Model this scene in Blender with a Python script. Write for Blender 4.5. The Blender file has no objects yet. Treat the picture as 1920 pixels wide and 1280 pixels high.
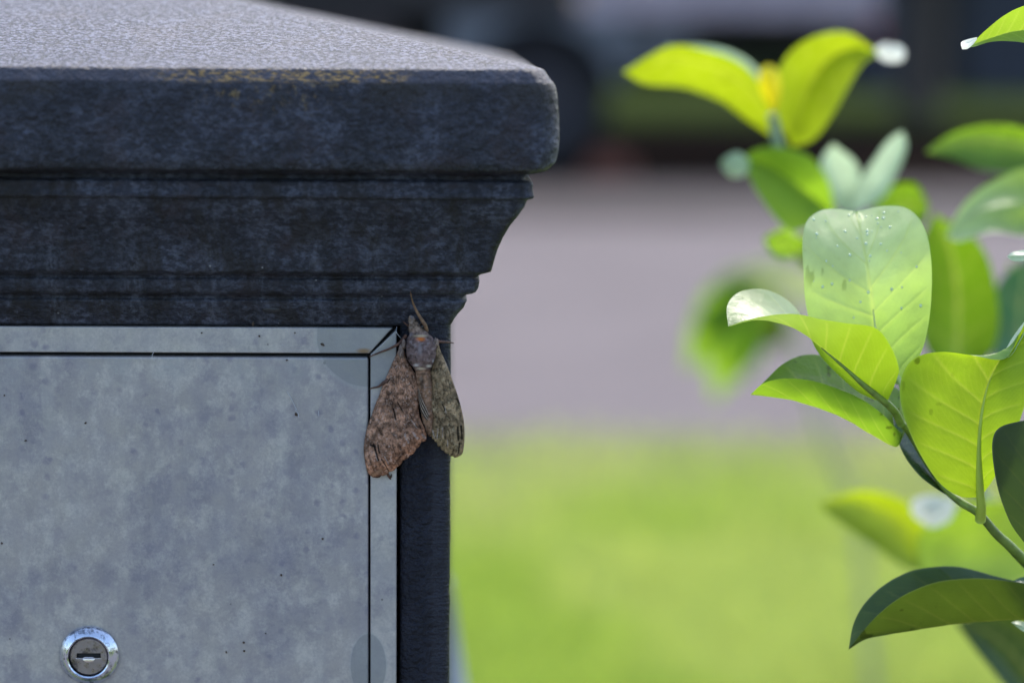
import bpy, math, random
import numpy as np
from mathutils import Vector, Matrix
random.seed(7); rng = np.random.default_rng(7)
S = bpy.context.scene
COL = S.collection
R = math.radians

# ------------------------------------------------------------------ camera
F = 85.0; SENS = 36.0; FPX = F / SENS * 1920
YAW, PITCH, ROLL = R(1.57), R(7.32), R(0.42)
CAM = np.array([0.0, -0.78, 1.0])
fw = np.array([math.sin(YAW) * math.cos(PITCH), math.cos(YAW) * math.cos(PITCH), -math.sin(PITCH)])
r0 = np.array([math.cos(YAW), -math.sin(YAW), 0.0])
u0 = np.cross(r0, fw)
rt = r0 * math.cos(ROLL) + u0 * math.sin(ROLL)
up = -r0 * math.sin(ROLL) + u0 * math.cos(ROLL)
cam = bpy.data.cameras.new('camera'); camo = bpy.data.objects.new('camera', cam); COL.objects.link(camo)
camo.matrix_world = Matrix(((rt[0], up[0], -fw[0], CAM[0]), (rt[1], up[1], -fw[1], CAM[1]), (rt[2], up[2], -fw[2], CAM[2]), (0, 0, 0, 1)))
cam.lens = F; cam.sensor_width = SENS; cam.sensor_fit = 'HORIZONTAL'
cam.clip_start = 0.05; cam.clip_end = 2000
cam.dof.use_dof = True; cam.dof.focus_distance = 0.781; cam.dof.aperture_fstop = 5.0
cam.dof.aperture_blades = 0
S.camera = camo

# ------------------------------------------------------------------ world + sun
SUN_EL, SUN_AZ = R(50), R(14)          # azimuth measured from +Y towards +X: the light comes from behind the pillar
W = bpy.data.worlds.new('World'); S.world = W; W.use_nodes = True
wn = W.node_tree; wn.nodes.clear()
sk = wn.nodes.new('ShaderNodeTexSky'); sk.sky_type = 'NISHITA'; sk.sun_disc = False
sk.sun_elevation = SUN_EL; sk.sun_rotation = SUN_AZ; sk.altitude = 0; sk.air_density = 1.0; sk.dust_density = 2.4; sk.ozone_density = 1.0
bg = wn.nodes.new('ShaderNodeBackground'); bg.inputs['Strength'].default_value = 0.15
wo = wn.nodes.new('ShaderNodeOutputWorld')
wn.links.new(sk.outputs[0], bg.inputs['Color']); wn.links.new(bg.outputs[0], wo.inputs['Surface'])
sl = bpy.data.lights.new('sun', 'SUN'); sl.energy = 1.0; sl.angle = R(12); sl.color = (1.0, 0.95, 0.86)
so = bpy.data.objects.new('sun', sl); COL.objects.link(so)
sd = Vector((math.sin(SUN_AZ) * math.cos(SUN_EL), math.cos(SUN_AZ) * math.cos(SUN_EL), math.sin(SUN_EL)))
so.rotation_euler = sd.to_track_quat('Z', 'Y').to_euler(); so.location = (3, 6, 8)
S.view_settings.view_transform = 'Standard'; S.view_settings.look = 'None'
S.view_settings.exposure = 1.35; S.view_settings.gamma = 1; S.view_settings.use_curve_mapping = False
S.cycles.max_bounces = 10; S.cycles.transmission_bounces = 6; S.cycles.use_denoising = True
S.cycles.caustics_reflective = False; S.cycles.caustics_refractive = False

# ------------------------------------------------------------------ measuring helpers
def at(px, py, Y):
    "point of the place seen at photograph pixel (px,py), Y metres behind the pillar face"
    d = fw + rt * ((px - 960) / FPX) - up * ((py - 640) / FPX)
    return CAM + d * ((Y - CAM[1]) / d[1])
def ground(px, py, z=0.0):
    d = fw + rt * ((px - 960) / FPX) - up * ((py - 640) / FPX)
    return CAM + d * ((z - CAM[2]) / d[2])

# ------------------------------------------------------------------ numpy noise
def _h(ix, iy, iz, seed):
    n = (ix * 374761393 + iy * 668265263 + iz * 2147483647 + seed * 974634777) & 0xFFFFFFFF
    n = ((n ^ (n >> 13)) * 1274126177) & 0xFFFFFFFF
    n = ((n ^ (n >> 16)) * 2246822519) & 0xFFFFFFFF
    return ((n ^ (n >> 15)) & 0xFFFFFF) / float(0xFFFFFF)
def vn(P, scale, seed=0):
    P = np.asarray(P, float) * np.asarray(scale, float)
    I = np.floor(P).astype(np.int64); f = P - I; f = f * f * (3 - 2 * f)
    o = 0
    for a in (0, 1):
        for b in (0, 1):
            for c in (0, 1):
                w = (f[..., 0] if a else 1 - f[..., 0]) * (f[..., 1] if b else 1 - f[..., 1]) * (f[..., 2] if c else 1 - f[..., 2])
                o = o + w * _h(I[..., 0] + a, I[..., 1] + b, I[..., 2] + c, seed)
    return o
def fbm(P, scale, oct=4, seed=0, gain=0.55):
    o = 0; a = 1.0; t = 0; s = np.asarray(scale, float)
    for k in range(oct):
        o = o + a * vn(P, s, seed + k * 17); t += a; a *= gain; s = s * 2.03
    return o / t          # 0..1
def sstep(a, b, x):
    t = np.clip((x - a) / (b - a), 0, 1); return t * t * (3 - 2 * t)

# ------------------------------------------------------------------ object helpers
def empty(name, loc, label=None, cat=None, group=None):
    o = bpy.data.objects.new(name, None); COL.objects.link(o); o.location = [float(v) for v in loc]
    o.empty_display_size = 0.02
    if label: o['label'] = label
    if cat: o['category'] = cat
    if group: o['group'] = group
    return o
def root_loc(o):
    v = Vector((0, 0, 0))
    while o is not None:
        v += o.location; o = o.parent
    return v
def mesh(name, V, Fc, m, parent=None, smooth=True, cols=None, uv=None, kind=None, label=None, sharp=None):
    V = np.asarray(V, float).reshape(-1, 3)
    base = np.array(root_loc(parent)) if parent is not None else np.zeros(3)
    me = bpy.data.meshes.new(name)
    me.from_pydata((V - base).tolist(), [], Fc if isinstance(Fc, list) else Fc.tolist())
    me.validate()
    if smooth: me.polygons.foreach_set('use_smooth', [True] * len(me.polygons))
    if cols:
        for k, c in cols.items():
            c = np.asarray(c, float).reshape(-1, c.shape[-1])
            if c.shape[1] == 3: c = np.concatenate([c, np.ones((len(c), 1))], 1)
            at_ = me.color_attributes.new(k, 'FLOAT_COLOR', 'POINT'); at_.data.foreach_set('color', c.ravel())
    if m: me.materials.append(m)
    o = bpy.data.objects.new(name, me); COL.objects.link(o); o.parent = parent
    if kind: o['kind'] = kind
    if label: o['label'] = label
    if sharp is not None:
        try: me.set_sharp_from_angle(angle=R(sharp))
        except Exception: pass
    return o
def gridfaces(n, m, closed=False, off=0):
    i, j = np.meshgrid(np.arange(n - 1), np.arange(m if closed else m - 1), indexing='ij')
    j2 = (j + 1) % m
    return (np.stack([i * m + j, i * m + j2, (i + 1) * m + j2, (i + 1) * m + j], -1).reshape(-1, 4) + off)
def gridnormal(P, closed=False):
    du = np.gradient(P, axis=0)
    dv = (np.roll(P, -1, 1) - np.roll(P, 1, 1)) if closed else np.gradient(P, axis=1)
    n = np.cross(du, dv); l = np.linalg.norm(n, axis=-1, keepdims=True); return n / np.maximum(l, 1e-12)
def crom(pts, n, clamp=True):
    "smooth curve through pts, n samples, even in arc length"
    p = np.asarray(pts, float)
    q = np.vstack([2 * p[0] - p[1], p, 2 * p[-1] - p[-2]])
    out = []
    for k in range(1, len(q) - 2):
        t = np.linspace(0, 1, 24, endpoint=False)[:, None]
        a, b, c, d = q[k - 1], q[k], q[k + 1], q[k + 2]
        out.append(0.5 * ((2 * b) + (-a + c) * t + (2 * a - 5 * b + 4 * c - d) * t ** 2 + (-a + 3 * b - 3 * c + d) * t ** 3))
    out = np.vstack(out + [p[-1:]])
    L = np.concatenate([[0], np.cumsum(np.linalg.norm(np.diff(out[:, :2], axis=0), axis=1) + 1e-9)])
    s = np.linspace(0, L[-1], n)
    return np.stack([np.interp(s, L, out[:, k]) for k in range(out.shape[1])], 1)
def pts3(c):
    "(px,py,mm behind the pillar face) -> world"
    return np.array([at(a, b, d / 1000.0) for a, b, d in c])
def tube(name, P, rad, m, parent, seg=10, **k):
    P = np.asarray(P, float); n = len(P); rad = np.interp(np.linspace(0, 1, n), np.linspace(0, 1, len(rad)), rad)
    T = np.gradient(P, axis=0); T /= np.linalg.norm(T, axis=1, keepdims=True)
    ref = np.array([0.3, 1, 0.2]); V = []
    for i in range(n):
        a = np.cross(T[i], ref); a /= np.linalg.norm(a); b = np.cross(T[i], a)
        for j in range(seg):
            t = 2 * math.pi * j / seg; V.append(P[i] + rad[i] * (a * math.cos(t) + b * math.sin(t)))
    Fc = gridfaces(n, seg, True).tolist(); Fc.append(list(range(seg))); Fc.append([(n - 1) * seg + j for j in range(seg)][::-1])
    return mesh(name, V, Fc, m, parent, **k)
def bevel(o, w, seg=2):
    b = o.modifiers.new('bevel', 'BEVEL'); b.width = w; b.segments = seg; b.limit_method = 'ANGLE'; b.angle_limit = R(35)
    return o
def boxv(x0, x1, y0, y1, z0, z1):
    V = [(x, y, z) for x in (x0, x1) for y in (y0, y1) for z in (z0, z1)]
    Fc = [[0, 1, 3, 2], [4, 6, 7, 5], [0, 4, 5, 1], [2, 3, 7, 6], [0, 2, 6, 4], [1, 5, 7, 3]]
    return V, Fc
def box(name, x0, x1, y0, y1, z0, z1, m, parent=None, bv=0, **k):
    V, Fc = boxv(x0, x1, y0, y1, z0, z1)
    o = mesh(name, V, Fc, m, parent, smooth=False, **k)
    if bv: bevel(o, bv)
    return o
def prism(name, poly, y0, y1, m, parent=None, bv=0, **k):
    n = len(poly)
    V = [(x, y0, z) for x, z in poly] + [(x, y1, z) for x, z in poly]
    Fc = [list(range(n)), [n + i for i in range(n)][::-1]] + [[i, n + i, n + (i + 1) % n, (i + 1) % n] for i in range(n)]
    o = mesh(name, V, Fc, m, parent, smooth=False, **k)
    if bv: bevel(o, bv, 3)
    return o

# ------------------------------------------------------------------ material helpers
class NT:
    def __init__(s, name):
        s.m = bpy.data.materials.new(name); s.m.use_nodes = True; s.t = s.m.node_tree; s.t.nodes.clear()
        s.out = s.t.nodes.new('ShaderNodeOutputMaterial')
        g = s.t.nodes.new('ShaderNodeNewGeometry'); s.pos = g.outputs['Position']; s.back = g.outputs['Backfacing']; s.nor = g.outputs['Normal']
    def n(s, typ, ins=None, **props):
        nd = s.t.nodes.new(typ)
        for k, v in props.items(): setattr(nd, k, v)
        for k, v in (ins or {}).items():
            if hasattr(v, 'is_output') or isinstance(v, bpy.types.NodeSocket): s.t.links.new(v, nd.inputs[k])
            else: nd.inputs[k].default_value = v
        return nd
    def vec(s, scale, loc=(0, 0, 0), src=None):
        return s.n('ShaderNodeMapping', {'Vector': src or s.pos, 'Scale': scale, 'Location': loc}).outputs[0]
    def noise(s, scale, detail=4, rough=0.55, vec=None, dist=0.0):
        return s.n('ShaderNodeTexNoise', {'Vector': vec or s.pos, 'Scale': scale, 'Detail': detail, 'Roughness': rough, 'Distortion': dist}).outputs['Fac']
    def vor(s, scale, vec=None, feature='F1', rnd=1.0):
        return s.n('ShaderNodeTexVoronoi', {'Vector': vec or s.pos, 'Scale': scale, 'Randomness': rnd}, feature=feature)
    def ramp(s, v, a, b, lo=0.0, hi=1.0):
        return s.n('ShaderNodeMapRange', {'Value': v, 'From Min': a, 'From Max': b, 'To Min': lo, 'To Max': hi}, interpolation_type='SMOOTHSTEP').outputs[0]
    def math(s, op, a, b=0.0):
        nd = s.n('ShaderNodeMath', operation=op); nd.use_clamp = False
        for i, v in enumerate((a, b)):
            if isinstance(v, bpy.types.NodeSocket): s.t.links.new(v, nd.inputs[i])
            else: nd.inputs[i].default_value = v
        return nd.outputs[0]
    def mul(s, *a):
        o = a[0]
        for b in a[1:]: o = s.math('MULTIPLY', o, b)
        return o
    def mix(s, f, a, b, mode='MIX'):
        nd = s.n('ShaderNodeMix', data_type='RGBA', blend_type=mode)
        for k, v in ((0, f), (6, a), (7, b)):
            if isinstance(v, bpy.types.NodeSocket): s.t.links.new(v, nd.inputs[k])
            else: nd.inputs[k].default_value = (v if k == 0 else (*v, 1) if len(v) == 3 else v)
        return nd.outputs[2]
    def sep(s, v=None):
        return s.n('ShaderNodeSeparateXYZ', {'Vector': v or s.pos}).outputs
    def attr(s, name):
        return s.n('ShaderNodeAttribute', attribute_name=name).outputs['Color']
    def bump(s, h, strength=0.5, dist=0.001, nrm=None):
        ins = {'Height': h, 'Strength': strength, 'Distance': dist}
        if nrm: ins['Normal'] = nrm
        return s.n('ShaderNodeBump', ins).outputs[0]
    def pbsdf(s, **k):
        ins = {}
        for a, v in k.items():
            a = a.replace('_', ' ')
            if isinstance(v, tuple) and len(v) == 3: v = (*v, 1)
            ins[a] = v
        return s.n('ShaderNodeBsdfPrincipled', ins).outputs[0]
    def done(s, sh):
        s.t.links.new(sh, s.out.inputs['Surface']); return s.m
def simple(name, col, rough=0.6, metal=0.0, spec=0.5, nscale=0, namt=0.25):
    t = NT(name); c = col
    if nscale:
        f = t.ramp(t.noise(nscale, 5), 0.3, 0.7)
        c = t.mix(f, tuple(v * (1 - namt) for v in col), tuple(v * (1 + namt) for v in col))
    return t.done(t.pbsdf(Base_Color=c, Roughness=rough, Metallic=metal, Specular_IOR_Level=spec))

# key measures of the pillar
ZS = lambda py, px=500, Y=0.0: at(px, py, Y)[2]
XS = at(844.5, 930, 0)[0]               # right edge of the shaft
PW = 0.338                              # shaft width and depth
PC = np.array([XS - PW / 2, PW / 2])
def sil(px, py):
    o = 0.0
    for _ in range(12):
        o = at(px, py, -o)[0] - XS
    return o, at(px, py, -o)[2]
EDGE_O, EDGE_Z = sil(1050, 140)
BEV_Z0, BEV_Z1 = ZS(152, 500, -EDGE_O), ZS(128, 500, -EDGE_O)

# ------------------------------------------------------------------ pillar paint
def paint(name, cap=False, base=1.0):
    t = NT(name); x, y, z = t.sep()[0:3]
    blot = t.ramp(t.noise(55, 9, 0.62), 0.40, 0.66)
    blot2 = t.ramp(t.noise(380, 8, 0.72, vec=t.vec((1, 1, 1.5))), 0.45, 0.60)
    grain = t.noise(1500, 3, 0.6)
    dark = (0.017, 0.018, 0.026); mid = (0.036, 0.039, 0.058); lite = (0.118, 0.130, 0.180)
    c = t.mix(t.math('MULTIPLY', blot, 0.85), dark, mid)
    c = t.mix(t.mul(blot2, t.ramp(blot, 0.0, 1.0, 0.26, 0.66)), c, lite)
    # purple-brown undertone
    c = t.mix(t.mul(t.ramp(t.noise(80, 6, 0.6, vec=t.vec((1, 1, 1), (3, 1, 2))), 0.5, 0.7), 0.45), c, (0.045, 0.032, 0.036))
    if cap:
        c = t.mix(t.ramp(z, BEV_Z0 - 0.001, BEV_Z0 + 0.0005, 0, 0.35), c, (0.10, 0.105, 0.15))
        # ochre lichen along the bevel
        bz = t.mul(t.ramp(z, BEV_Z0 - 0.0012, BEV_Z0 + 0.0008), t.ramp(z, BEV_Z1 - 0.0012, BEV_Z1 + 0.0002, 1, 0))
        xr = t.mul(t.ramp(x, at(250, 140, -EDGE_O)[0], at(380, 140, -EDGE_O)[0]), t.ramp(x, at(700, 140, -EDGE_O)[0], at(800, 140, -EDGE_O)[0], 1, 0))
        ln = t.ramp(t.noise(420, 6, 0.7, vec=t.n('ShaderNodeMapping', {'Vector': t.pos, 'Rotation': (0, 0.7, 0), 'Scale': (1, 1, 3)}).outputs[0]), 0.47, 0.62)
        c = t.mix(t.mul(bz, xr, ln, 0.9), c, (0.55, 0.33, 0.09))
        bz2 = t.mul(t.ramp(z, BEV_Z0 - 0.014, BEV_Z0), t.ramp(z, BEV_Z0 - 0.001, BEV_Z0 + 0.001, 1, 0))
        xr2 = t.mul(t.ramp(x, at(320, 140, -EDGE_O)[0], at(470, 140, -EDGE_O)[0]), t.ramp(x, at(560, 140, -EDGE_O)[0], at(690, 140, -EDGE_O)[0], 1, 0))
        c = t.mix(t.mul(bz2, xr2, t.ramp(t.noise(330, 7, 0.72), 0.52, 0.66), 0.75), c, (0.34, 0.23, 0.08))
        c = t.mix(t.mul(t.ramp(z, BEV_Z0 - 0.012, BEV_Z0 - 0.001, 0, 1), t.ramp(z, BEV_Z0 - 0.0008, BEV_Z0, 1, 0), t.ramp(t.noise(40, 5), 0.45, 0.62), 0.7), c, (0.032, 0.028, 0.024))
        h = t.math('ADD', t.mul(t.noise(650, 5, 0.6), 1.0), t.mul(t.noise(170, 4, 0.6), 1.4))
        up_ = t.ramp(t.sep(t.nor)[2], 0.88, 0.96)
        # gritty sloping top: sky sparkle put into the colour as pale grains over dark
        gr = t.noise(620, 4, 0.72)
        c = t.mix(t.mul(up_, 0.9), c, (0.022, 0.022, 0.036)); c = t.mix(t.mul(up_, t.ramp(gr, 0.46, 0.60)), c, (0.36, 0.36, 0.49))
        c = t.mix(t.mul(up_, t.ramp(t.noise(30, 4), 0.5, 0.66), 0.22), c, (0.20, 0.15, 0.13))
        h = t.math('ADD', h, t.mul(up_, gr, 3.0))
        bs, bd = 1.0, 0.0021
        rough = t.ramp(grain, 0.3, 0.7, 0.30, 0.52)
    else:
        # rain streaks of brown algae and pale lime
        st = t.ramp(t.noise(1, 6, 0.6, vec=t.vec((130, 130, 11))), 0.50, 0.62)
        c = t.mix(t.mul(st, 0.6), c, (0.018, 0.015, 0.013))
        st2 = t.ramp(t.noise(1, 5, 0.6, vec=t.vec((120, 120, 22), (7, 0, 3))), 0.58, 0.70)
        c = t.mix(t.mul(st2, blot2, 0.55), c, (0.11, 0.12, 0.16))
        for qx, qw in ((484, 26), (700, 34), (395, 40), (862, 30), (240, 44), (590, 30), (90, 40)):
            xc = float(at(qx, 470, -0.02)[0]); d_ = t.math('ABSOLUTE', t.math('SUBTRACT', x, xc))
            mk = t.mul(t.ramp(d_, 0.0, qw * 0.78 / FPX, 1, 0), t.ramp(t.noise(1, 7, 0.75, vec=t.vec((420, 420, 160))), 0.44, 0.62), t.ramp(z, ZS(520, 500, -0.02), ZS(400, 500, -0.02), 0.5, 0.08))
            c = t.mix(mk, c, (0.13, 0.14, 0.18))
        v = t.vor(240); spk = t.mul(t.ramp(v.outputs['Distance'], 0.06, 0.11, 1, 0), t.ramp(t.sep(v.outputs['Color'])[0], 0.90, 0.93))
        c = t.mix(t.mul(spk, 0.6), c, (0.40, 0.40, 0.40))
        h = t.math('ADD', t.mul(t.noise(520, 6, 0.62), 1.0), t.mul(t.noise(150, 4, 0.6), 1.0))
        bs, bd = 1.0, 0.0012
        rough = t.ramp(grain, 0.3, 0.7, 0.42, 0.62)
    if base != 1.0: c = t.mix(1.0, c, (base, base, base), 'MULTIPLY')
    return t.done(t.pbsdf(Base_Color=c, Roughness=rough, Specular_IOR_Level=0.42 if cap else 0.30, Normal=t.bump(h, bs, bd)))
M_cap = paint('weathered_navy_paint_cap', True)
M_cor = paint('weathered_navy_paint_cornice')
def shaftpaint():
    t = NT('navy_paint_shaft')
    x = t.sep()[0]
    rough_zone = t.ramp(x, XS - 0.0085, XS - 0.005, 1, 0.12)
    h = t.math('ADD', t.mul(t.noise(380, 5, 0.55, vec=t.vec((1, 1, 1.2))), rough_zone, 2.6), t.mul(t.noise(1, 4, 0.5, vec=t.vec((120, 120, 900))), 0.35))
    h = t.math('ADD', h, t.mul(t.noise(1200, 2), 0.3))
    c = t.mix(t.ramp(t.noise(120, 6, 0.6), 0.35, 0.7), (0.011, 0.012, 0.020), (0.019, 0.021, 0.034))
    v = t.vor(150); spk = t.mul(t.ramp(v.outputs['Distance'], 0.04, 0.09, 1, 0), t.ramp(t.sep(v.outputs['Color'])[0], 0.93, 0.95))
    c = t.mix(t.mul(spk, 0.6), c, (0.35, 0.36, 0.4))
    return t.done(t.pbsdf(Base_Color=c, Roughness=0.42, Specular_IOR_Level=0.32, Normal=t.bump(h, 1.0, 0.0016)))
M_shaft = shaftpaint()
M_dark = simple('dark_recess_paint', (0.010, 0.011, 0.014), 0.8)

# ------------------------------------------------------------------ letterbox metal
def zinc(name, frame=False):
    t = NT(name); x, y, z = t.sep()[0:3]
    c0 = (0.49, 0.455, 0.435) if frame else (0.425, 0.388, 0.380)
    blue = t.ramp(t.noise(105, 14, 0.80), 0.49, 0.58)
    blue2 = t.ramp(t.noise(30, 6, 0.6, vec=t.vec((1, 1, 0.7), (4, 2, 1))), 0.42, 0.64)
    pale = t.ramp(t.noise(120, 14, 0.82, vec=t.vec((1, 1, 0.8), (2, 5, 9))), 0.46, 0.62)
    c = t.mix(t.mul(blue2, 0.45 if frame else 0.7), c0, (0.29, 0.275, 0.315))
    c = t.mix(t.mul(pale, t.ramp(blue2, 0, 1, 0.8, 0.42)), c, (0.60, 0.56, 0.52))
    c = t.mix(t.mul(blue, t.ramp(blue2, 0, 1, 0.25, 0.55)), c, (0.240, 0.222, 0.275))
    c = t.mix(t.mul(t.ramp(t.noise(1100, 4, 0.7), 0.35, 0.70), 0.22), c, (0.20, 0.20, 0.24))
    c = t.mix(t.mul(t.ramp(t.noise(1, 5, 0.6, vec=t.vec((140, 140, 14))), 0.50, 0.66), 0.18), c, (0.56, 0.54, 0.50))
    v = t.vor(250, vec=t.n('ShaderNodeVectorMath', {0: t.pos, 1: t.n('ShaderNodeVectorMath', {0: t.n('ShaderNodeTexNoise', {'Vector': t.pos, 'Scale': 500.0, 'Detail': 4.0}).outputs['Color'], 1: (0.0022, 0.0022, 0.0022)}, operation='MULTIPLY').outputs[0]}, operation='ADD').outputs[0]); spot = t.mul(t.ramp(v.outputs['Distance'], 0.10, 0.42, 1, 0), t.ramp(t.sep(v.outputs['Color'])[0], 0.45, 0.95))
    c = t.mix(t.mul(spot, t.ramp(t.noise(40, 4), 0.40, 0.58), 0.6), c, (0.19, 0.175, 0.25))
    v = t.vor(95); dot = t.mul(t.ramp(v.outputs['Distance'], 0.035, 0.06, 1, 0), t.ramp(t.sep(v.outputs['Color'])[1], 0.90, 0.91))
    c = t.mix(t.mul(dot, 0.85), c, (0.02, 0.018, 0.03))
    # fine scratches
    w = t.noise(1, 3, 0.5, vec=t.n('ShaderNodeMapping', {'Vector': t.pos, 'Rotation': (0, 0.5, 0), 'Scale': (60, 60, 1300)}).outputs[0])
    c = t.mix(t.mul(t.ramp(w, 0.66, 0.70), t.ramp(t.noise(60, 3), 0.55, 0.65), 0.35), c, (0.45, 0.47, 0.5))
    if not frame:
        zt = ZS(672); c = t.mix(t.mul(t.ramp(z, zt - 0.012, zt - 0.001), t.ramp(t.noise(70, 6, 0.7), 0.42, 0.62), 0.55), c, (0.37, 0.37, 0.38))
    # two smooth clean marks where a sticker was: a disc at the upper right corner, a round-topped one lower down
    def disc(px, py, sx, sy, r, jit=0.10):
        p = at(px, py, 0)
        a = t.math('DIVIDE', t.math('SUBTRACT', x, float(p[0])), sx); b = t.math('DIVIDE', t.math('SUBTRACT', z, float(p[2])), sy)
        d = t.math('SQRT', t.math('ADD', t.math('MULTIPLY', a, a), t.math('MULTIPLY', b, b)))
        d = t.math('ADD', d, t.mul(t.math('SUBTRACT', t.noise(90, 3), 0.5), jit))
        return d, t.ramp(d, r - 0.012, r + 0.012, 1, 0)
    k = 0.78 / FPX
    d1, m1 = disc(692, 628, 98 * k, 98 * k, 1.0)
    d2, m2 = disc(691, 1245, 34 * k, 62 * k, 1.0)
    m = t.math('MAXIMUM', m1, m2)
    c = t.mix(t.mul(m, 0.75), c, (0.27, 0.275, 0.285))
    ring = t.math('MAXIMUM', t.mul(t.ramp(d1, 0.98, 1.01), t.ramp(d1, 1.02, 1.10, 1, 0)), t.mul(t.ramp(d2, 0.98, 1.01), t.ramp(d2, 1.02, 1.12, 1, 0)))
    c = t.mix(t.mul(ring, 0.35), c, (0.38, 0.39, 0.40))
    # rust bleeding from the mitred corner
    d3, m3 = disc(682, 657, 16 * k, 6 * k, 1.0, 0.9)
    c = t.mix(t.mul(t.ramp(d3, 0.3, 1.3, 1, 0), 0.8 if frame else 0.0), c, (0.26, 0.15, 0.06))
    h = t.math('ADD', t.mul(t.noise(300, 5), 0.5), t.mul(t.noise(1800, 2), 0.25))
    h = t.math('ADD', h, t.mul(t.noise(14, 2), 2.0))
    return t.done(t.pbsdf(Base_Color=c, Roughness=t.ramp(t.noise(120, 6), 0.3, 0.7, 0.40, 0.56), Metallic=0.35, Specular_IOR_Level=0.45, Normal=t.bump(h, 0.35, 0.0004)))
M_zinc = zinc('dull_zinc_sheet'); M_zincf = zinc('dull_zinc_frame', True)
def chrome(name, col, rough, sc):
    t = NT(name)
    c = t.mix(t.ramp(t.noise(sc, 6, 0.7), 0.50, 0.64), col, tuple(v * 0.32 for v in col))
    return t.done(t.pbsdf(Base_Color=c, Metallic=1.0, Roughness=t.ramp(t.noise(600, 4), 0.3, 0.7, rough * 0.7, rough * 1.4), Normal=t.bump(t.noise(900, 4), 0.25, 0.0003)))
M_chrome = chrome('pitted_chrome', (0.72, 0.76, 0.84), 0.17, 500)
M_core = chrome('dull_brass_core', (0.34, 0.30, 0.32), 0.36, 180)
M_brass = simple('bright_metal', (0.85, 0.76, 0.70), 0.28, 1.0)

# ------------------------------------------------------------------ pillar meshes
pillar = empty('letterbox_pillar', (PC[0], PC[1], 0), 'dark navy painted masonry pillar with moulded cap and built-in zinc letterbox', 'pillar')
def frontx():
    a = np.linspace(0, 0.50, 14, endpoint=False)
    b = np.linspace(0.50, 1, 250)
    return np.concatenate([a, b])
def ring(half, rc):
    c = half - rc
    P = []; N = []
    fx = frontx() * 2 - 1
    for f in fx: P.append((f * c, -half)); 
    for k in range(1, 8): t = k / 8 * math.pi / 2; P.append((c + rc * math.sin(t), -c - rc * math.cos(t)))
    for f in np.linspace(-1, 1, 70): P.append((half, f * c))
    for k in range(1, 4): t = k / 4 * math.pi / 2; P.append((c + rc * math.cos(t), c + rc * math.sin(t)))
    for f in np.linspace(1, -1, 12): P.append((f * c, half))
    for k in range(1, 4): t = k / 4 * math.pi / 2; P.append((-c - rc * math.sin(t), c + rc * math.cos(t)))
    for f in np.linspace(1, -1, 12): P.append((-half, f * c))
    for k in range(1, 4): t = k / 4 * math.pi / 2; P.append((-c - rc * math.cos(t), -c - rc * math.sin(t)))
    return np.array(P)
def sweep(name, prof, m, rc, amp, seed, closetop=False, closebot=False):
    prof = np.asarray(prof, float)
    rows = []
    for o, z in prof:
        h = PW / 2 + o
        r = ring(h, min(rc, h * 0.5)); rows.append(np.concatenate([r + PC, np.full((len(r), 1), z)], 1))
    P = np.stack(rows)
    Nn = gridnormal(P, True)
    # orient outward
    cen = np.array([PC[0], PC[1], 0]); d = P - cen; d[..., 2] = 0
    if (Nn * d).sum(-1).mean() < 0: Nn = -Nn
    n1 = fbm(P, 55, 4, seed) - 0.5; n2 = fbm(P, 330, 3, seed + 5) - 0.5; n3 = fbm(P, 14, 3, seed + 9) - 0.5
    P = P + Nn * (n1 * amp * 1.3 + n2 * amp * 0.7 + n3 * amp * 0.9)[..., None]
    if name == 'cap_stone':      # the right-hand arris is worn round, more at the top
        near = sstep(XS + EDGE_O - 0.016, XS + EDGE_O, P[..., 0]); f = np.clip((P[..., 2] - zb) / (zt - zb), 0, 1.2)
        P[..., 0] -= near * (0.0022 * np.clip(f, 0, 1) ** 4.0 + 0.0018 * np.clip(1 - f / 0.22, 0, 1) ** 2 + 0.0007 * (fbm(P, (60, 60, 420), 3, 91) - 0.5))
    n, mm = P.shape[:2]
    Fc = gridfaces(n, mm, True).tolist()
    if closetop: Fc.append([(n - 1) * mm + j for j in range(mm)])
    if closebot: Fc.append([j for j in range(mm)][::-1])
    return mesh(name, P.reshape(-1, 3), Fc, m, pillar)
def polyres(p, step):
    p = np.asarray(p, float); L = np.concatenate([[0], np.cumsum(np.linalg.norm(np.diff(p, axis=0), axis=1))])
    s = np.linspace(0, L[-1], max(3, int(L[-1] / step)))
    return np.stack([np.interp(s, L, p[:, 0]), np.interp(s, L, p[:, 1])], 1)
# cap slab: underside, rounded lower arris, face, bevel, then the pyramid top
O = EDGE_O
zb = ZS(320, 500, -O); zt = BEV_Z1
capprof = [(O - 0.012, zb + 0.0005), (O - 0.006, zb + 0.0001), (O - 0.0022, zb + 0.0000), (O - 0.0012, zb + 0.0007), (O - 0.0003, zb + 0.0025), (O + 0.0002, zb + 0.008),
           (O + 0.0004, (zb + zt) / 2), (O, BEV_Z0 - 0.002), (O - 0.0004, BEV_Z0 - 0.0002), (O - 0.0010, BEV_Z0 + 0.0006), (O - 0.0026, zt - 0.0004), (O - 0.0034, zt + 0.0001), (O - 0.0075, zt + 0.0008)]
top0 = (O - 0.0075, zt + 0.0008)
capp = polyres(capprof, 0.0007)
tops = polyres([top0, (O - 0.09, zt + 0.0008 + 0.084 * 0.2036)], 0.0012)
tops2 = polyres([(O - 0.09, zt + 0.0008 + 0.084 * 0.2036), (-PW / 2 + 0.0015, zt + 0.0008 + (O - 0.006 + PW / 2 - 0.0015) * 0.2036)], 0.003)
prof = np.vstack([capp, tops[1:], tops2[1:]])
# weathered rounding of the plan corner: bigger than on the mouldings
cap = sweep('cap_stone', prof, M_cap, 0.0070, 0.00050, 3, closetop=True, closebot=True)
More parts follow.
